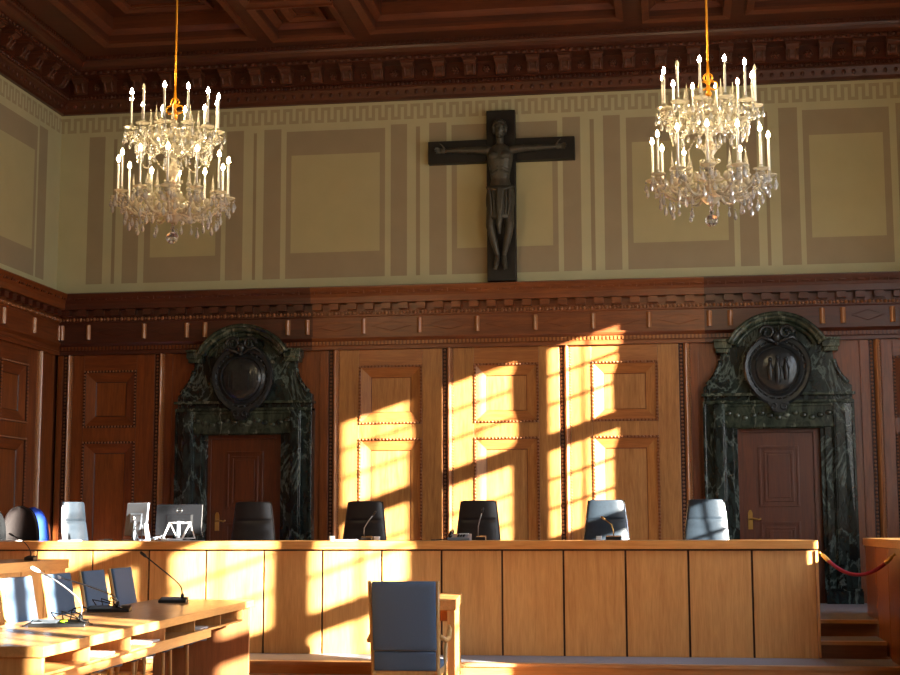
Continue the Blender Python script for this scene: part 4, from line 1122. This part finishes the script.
# conference microphones
def conf(label, p, rz, neck, mat, green=False, cables=True, bx0=-.13, bx1=.13):
    t = thing('conference_microphone', label, 'microphone', p, rz, 'conference microphones on the counsel table')
    m = MB(); m.prism([(-.075, 0), (.075, 0), (.075, .05), (-.075, .025)], bx0, bx1, 'x'); m.build('base_unit', M['blackp'], t, bevel=.006)
    m = MB(); m.prism([(-.06, .0285), (.05, .047), (.05, .052), (-.06, .034)], bx0+.02, bx0+.20, 'x'); m.build('speaker_panel', M['greyp'], t, bevel=.003)
    if green:
        m = MB(); m.lathe([(.001, 0), (.028, 0), (.028, .006), (.001, .006)], (bx0+.24, -.03, .040), 14, Matrix.Rotation(.17, 3, 'X')); m.build('green_sticker', M['green'], t)
    m = MB(); m.lathe([(.018, 0), (.018, .03), (.01, .045)], (.08, .02, .04), 10); m.build('neck_socket', M['blackp'], t)
    m = MB(); m.tube(neck, .0065, 8); m.build('gooseneck', M[mat], t)
    a = Vector(neck[-1]); d = (a-Vector(neck[-2])).normalized()
    m = MB(); m.tube([a-d*.01, a+d*.012, a+d*.055, a+d*.066], [.009, .015, .015, .008], 8); m.build('capsule', M['whitep' if mat != 'blackp' else 'blackp'], t)
    if cables:
        m = MB()
        for k in range(3): m.tube([(-.10+.05*k, .06, .045), (-.13+.08*k, .02-.03*k, .10+.01*k), (-.02+.06*k, -.05, .085), (.10, -.04-.02*k, .05), (.16, .04, .015)], .005, 6)
        m.tube([(-.13, 0, .02), (-.2, -.04, .045), (-.27, -.02, .03), (-.31, -.06, .008)], .005, 6)
        m.build('cable', M['mongrey'], t) 
    return t
def smooth(P, n=4):
    P = [Vector(p) for p in P]
    for _ in range(n//2):
        Q = [P[0]]
        for a, b in zip(P, P[1:]): Q += [a.lerp(b, .25), a.lerp(b, .75)]
        Q.append(P[-1]); P = Q
    return P
conf('microphone with a green sticker and tangled cables at the near end of the counsel table', (-4.25, 10.20, TT), .2, smooth([(.08, .02, .05), (.09, .02, .15), (.04, .02, .22), (-.10, .0, .33), (-.22, .0, .39)]), 'steel', True, bx0=-.27)
conf('microphone with a long pale neck leaning left in the middle of the counsel table', (-4.67, 12.02, TT), .2, smooth([(.08, .02, .05), (.07, .02, .12), (-.02, .02, .16), (-.24, .0, .24), (-.40, .0, .285)]), 'steel', bx0=-.16, bx1=.19)
conf('black microphone with a tall thin neck near the far end of the counsel table', (-4.62, 13.55, TT), .15, smooth([(.08, .02, .05), (.075, .02, .13), (.03, .02, .19), (-.13, .0, .32), (-.27, .0, .43)]), 'blackp', cables=False)
# upholstered chairs
def armchair(label, loc, rz, arms, group, wood_top=False, W=.5, H_=1.10, back_in=False):
    D_ = .49 if arms else .66
    t = thing('upholstered_chair', label, 'chair', loc, rz, group)   # faces +y, back at y=-.24
    w = W/2; lean = .13
    def by(z_): return -.24-lean*max(0, (z_-.45))/(H_-.45)
    for s in (-1, 1):
        m = MB(); m.tube([(s*(w-.015), by(0)-.05, 0), (s*(w-.015), by(.45), .45), (s*(w-.008), by(.8), .8), (s*w, by(H_), H_)], [.019, .021, .019, .016], 4)
        m.build('back_leg', M['chairw'], t)
        m = MB(); m.tube([(s*(w-.01), .24, 0), (s*(w-.01), .23, .45), (s*(w+.005), .22, .64 if arms else .46)], [.017, .02, .016], 4); m.build('front_leg', M['chairw'], t)
    m = MB()
    for s in (-1, 1): m.box(s*(w-.022)-.011, s*(w-.022)+.011, -.24, .23, .39, .44)
    m.box(-w+.02, w-.02, .215, .237, .39, .44); m.box(-w+.02, w-.02, -.25, -.228, .39, .44); m.build('seat_frame', M['chairw'], t)
    m = MB()
    def st(u_, v_): return (((u_-.5)*(W-.03), -.23+v_*D_, .485+.012*math.cos(PI*(u_-.5))*1), (0, 0, 1))
    m.sheet(st, 8, 8, .065); m.build('seat', M['blue'], t, bevel=.012)
    m = MB()
    z0 = .60
    def bk(u_, v_):
        z_ = z0+(H_-.0-z0)*v_; return (((u_-.5)*(W-.035), by(z_)+.035-.012*(1-(2*u_-1)**2), z_), (0, 1, .15))
    m.sheet(bk, 8, 12, .06); m.build('backrest', M['blue'], t, bevel=.008)
    m = MB()
    def lb(u_, v_):
        z_ = .445+(.585-.445)*v_; return (((u_-.5)*(W-.05), by(z_)+.02, z_), (0, 1, .1))
    m.sheet(lb, 4, 4, .045); m.build('lumbar_panel', M['blue'], t, bevel=.005)
    m = MB(); m.tube([(-w+.02, by(.592)-.01, .592), (w-.02, by(.592)-.01, .592)], .008, 6); m.build('cross_rail', M['steel'], t)
    if arms:
        for s in (-1, 1):
            m = MB(); m.tube([(s*(w+.0), by(.70), .70), (s*(w+.035), -.14, .655), (s*(w+.045), .0, .665), (s*(w+.035), .18, .715), (s*(w+.02), .26, .735)], [.016, .02, .02, .017, .013], 8)
            m.tube([(s*(w+.005), .22, .62), (s*(w+.025), .215, .725)], .014, 6)
            m.build('armrest', M['chairw'], t)
    return t
armchair('blue-grey upholstered armchair seen from behind in the bottom centre, facing the bench', (-1.975, 11.28, .05), .05, True, None, W=.51)
CG = 'blue-grey chairs along the counsel table'
labs = ['blue-grey chair at the counsel table, half cut off by the left edge, partly sunlit', 'blue-grey chair at the counsel table with its left half in white sunlight',
        'blue-grey chair at the counsel table behind the middle microphone', 'blue-grey chair farthest along the counsel table, beside the oak bench front']
for (yy, lab) in zip((11.05, 11.95, 12.85, 13.68), labs):
    X_ = -4.442-.058*yy
    armchair(lab, (X_+.40, yy, .05), -PI/2+.03, False, CG, W=.56, H_=1.12)
# witness table
WA = math.radians(5.6)
wt_ = thing('witness_table', 'small narrow oak table in front of the blue armchair, end-on to the room', 'table', (-1.915, 13.31, .05), WA)
hh = .845
m = MB(); m.box(-.64, 0, 0, 1.42, hh-.09, hh); m.build('table_top', M['oak_y'], wt_, bevel=.004)
for s in (0, 1):
    m = MB(); m.box(-.075-s*.50, -.012-s*.50, .02, 1.40, 0, hh-.091); m.build('slab_leg', M['oak_p'], wt_, bevel=.003)
m = MB(); m.box(-.50, -.08, .25, 1.2, hh-.20, hh-.092); m.build('drawer_box', M['oak_dk'], wt_)
wm = thing('desk_microphone', 'thin curved microphone stem just above the back of the blue armchair', 'microphone', (-2.42, 13.75, .895))
m = MB(); m.lathe([(.05, 0), (.05, .015), (.015, .03)], n=14); m.build('round_base', M['blackp'], wm)
m = MB(); m.tube(smooth([(0, 0, .02), (0, 0, .10), (.06, 0, .14), (.16, 0, .10)]), .005, 6); m.build('stem', M['steel'], wm)
m = MB(); m.tube([(.15, 0, .105), (.165, 0, .097), (.20, 0, .08)], [.006, .011, .010], 8); m.build('capsule', M['blackp'], wm)

# ------------------------------------------------------------------ second row desk, far left
d2 = thing('rear_desk', 'pale oak panelled desk on the raised tier behind the chairs at the left', 'desk', (-6.335, 15.08, .40), TA)
L2 = 4.4; zt = 1.22-.40
m = MB(); m.box(-.62, .03, -L2, .02, zt-.10, zt); m.build('desk_top', M['oak_y'], d2, bevel=.004)
k = 0.0; i = 0
while k > -L2+.1:
    m = MB(); m.box(-.03, 0, max(k-.62, -L2+.02)+.008, k, 0, zt-.101); m.build('front_panel', M['oak_p'], d2, bevel=.003); k -= .63
m = MB(); m.box(-.60, -.035, -.03, 0, 0, zt-.101); m.build('end_panel', M['oak_p'], d2, bevel=.003)
R2 = Matrix.Translation((-6.335, 15.08, .40)) @ Matrix.Rotation(TA, 4, 'Z')
p = R2 @ Vector((-.10, -.75, zt))
gooseneck('black gooseneck microphone on the raised oak desk at the far left', p, smooth([(0, 0, .04), (0, 0, .10), (-.07, 0, .19), (-.19, 0, .25)]), rad=.005, mat='blackp', bw=.05)

# ------------------------------------------------------------------ light
w = bpy.data.worlds.new('World'); bpy.context.scene.world = w; w.use_nodes = True
nt = w.node_tree; bg = nt.nodes['Background']
tc = nt.nodes.new('ShaderNodeTexCoord'); sp = nt.nodes.new('ShaderNodeSeparateXYZ'); rp = nt.nodes.new('ShaderNodeValToRGB')
nt.links.new(tc.outputs['Generated'], sp.inputs[0]); nt.links.new(sp.outputs['Z'], rp.inputs[0]); nt.links.new(rp.outputs[0], bg.inputs[0])
e_ = rp.color_ramp.elements; e_[0].position = 0; e_[0].color = (.42, .42, .40, 1); e_[1].position = .03; e_[1].color = (.97, .96, .93, 1)
q = e_.new(.6); q.color = (.66, .78, 1, 1)
bg.inputs[1].default_value = 12.5
for a, b in wins:
    ld = bpy.data.lights.new('sky_portal', 'AREA'); ld.shape = 'RECTANGLE'; ld.size = b-a; ld.size_y = WZ1-WZ0; ld.cycles.is_portal = True
    o = bpy.data.objects.new('sky_portal', ld); C.objects.link(o); o.location = (XW+.2, (a+b)/2, (WZ0+WZ1)/2)
    o.rotation_euler = (0, PI/2, 0); o.rotation_euler = Matrix(((0, 0, 1), (1, 0, 0), (0, 1, 0))).to_euler()
sl = bpy.data.lights.new('sun', 'SUN'); sl.energy = 54; sl.angle = math.radians(.53); sl.color = (1, .92, .78)
so = bpy.data.objects.new('sun', sl); C.objects.link(so)
so.rotation_euler = Vector((-1.35, 1, -.46)).to_track_quat('-Z', 'Y').to_euler()

# ------------------------------------------------------------------ camera
cam = bpy.data.cameras.new('camera'); co = bpy.data.objects.new('camera', cam); C.objects.link(co)
cam.sensor_width = 36; cam.lens = 1480.56/900*36; cam.clip_end = 100
yaw, pit, rol = .14597, .12696, -.002924
f_ = Vector((-math.sin(yaw)*math.cos(pit), math.cos(yaw)*math.cos(pit), math.sin(pit)))
r_ = Vector((math.cos(yaw), math.sin(yaw), 0)); u_ = r_.cross(f_)
r2 = r_*math.cos(rol)+u_*math.sin(rol); u2 = -r_*math.sin(rol)+u_*math.cos(rol)
Mx = Matrix((r2, u2, -f_)).transposed().to_4x4(); Mx.translation = (0, 0, 1.55)
co.matrix_world = Mx
sc = bpy.context.scene; sc.camera = co
sc.view_settings.view_transform = 'Standard'; sc.view_settings.look = 'None'; sc.view_settings.gamma = 1; sc.view_settings.exposure = .35
sc.cycles.use_denoising = True
sc.cycles.max_bounces = 8; sc.cycles.diffuse_bounces = 5; sc.cycles.transmission_bounces = 6; sc.cycles.glossy_bounces = 3
sc.cycles.caustics_reflective = False; sc.cycles.caustics_refractive = False
sc.cycles.sample_clamp_indirect = 6
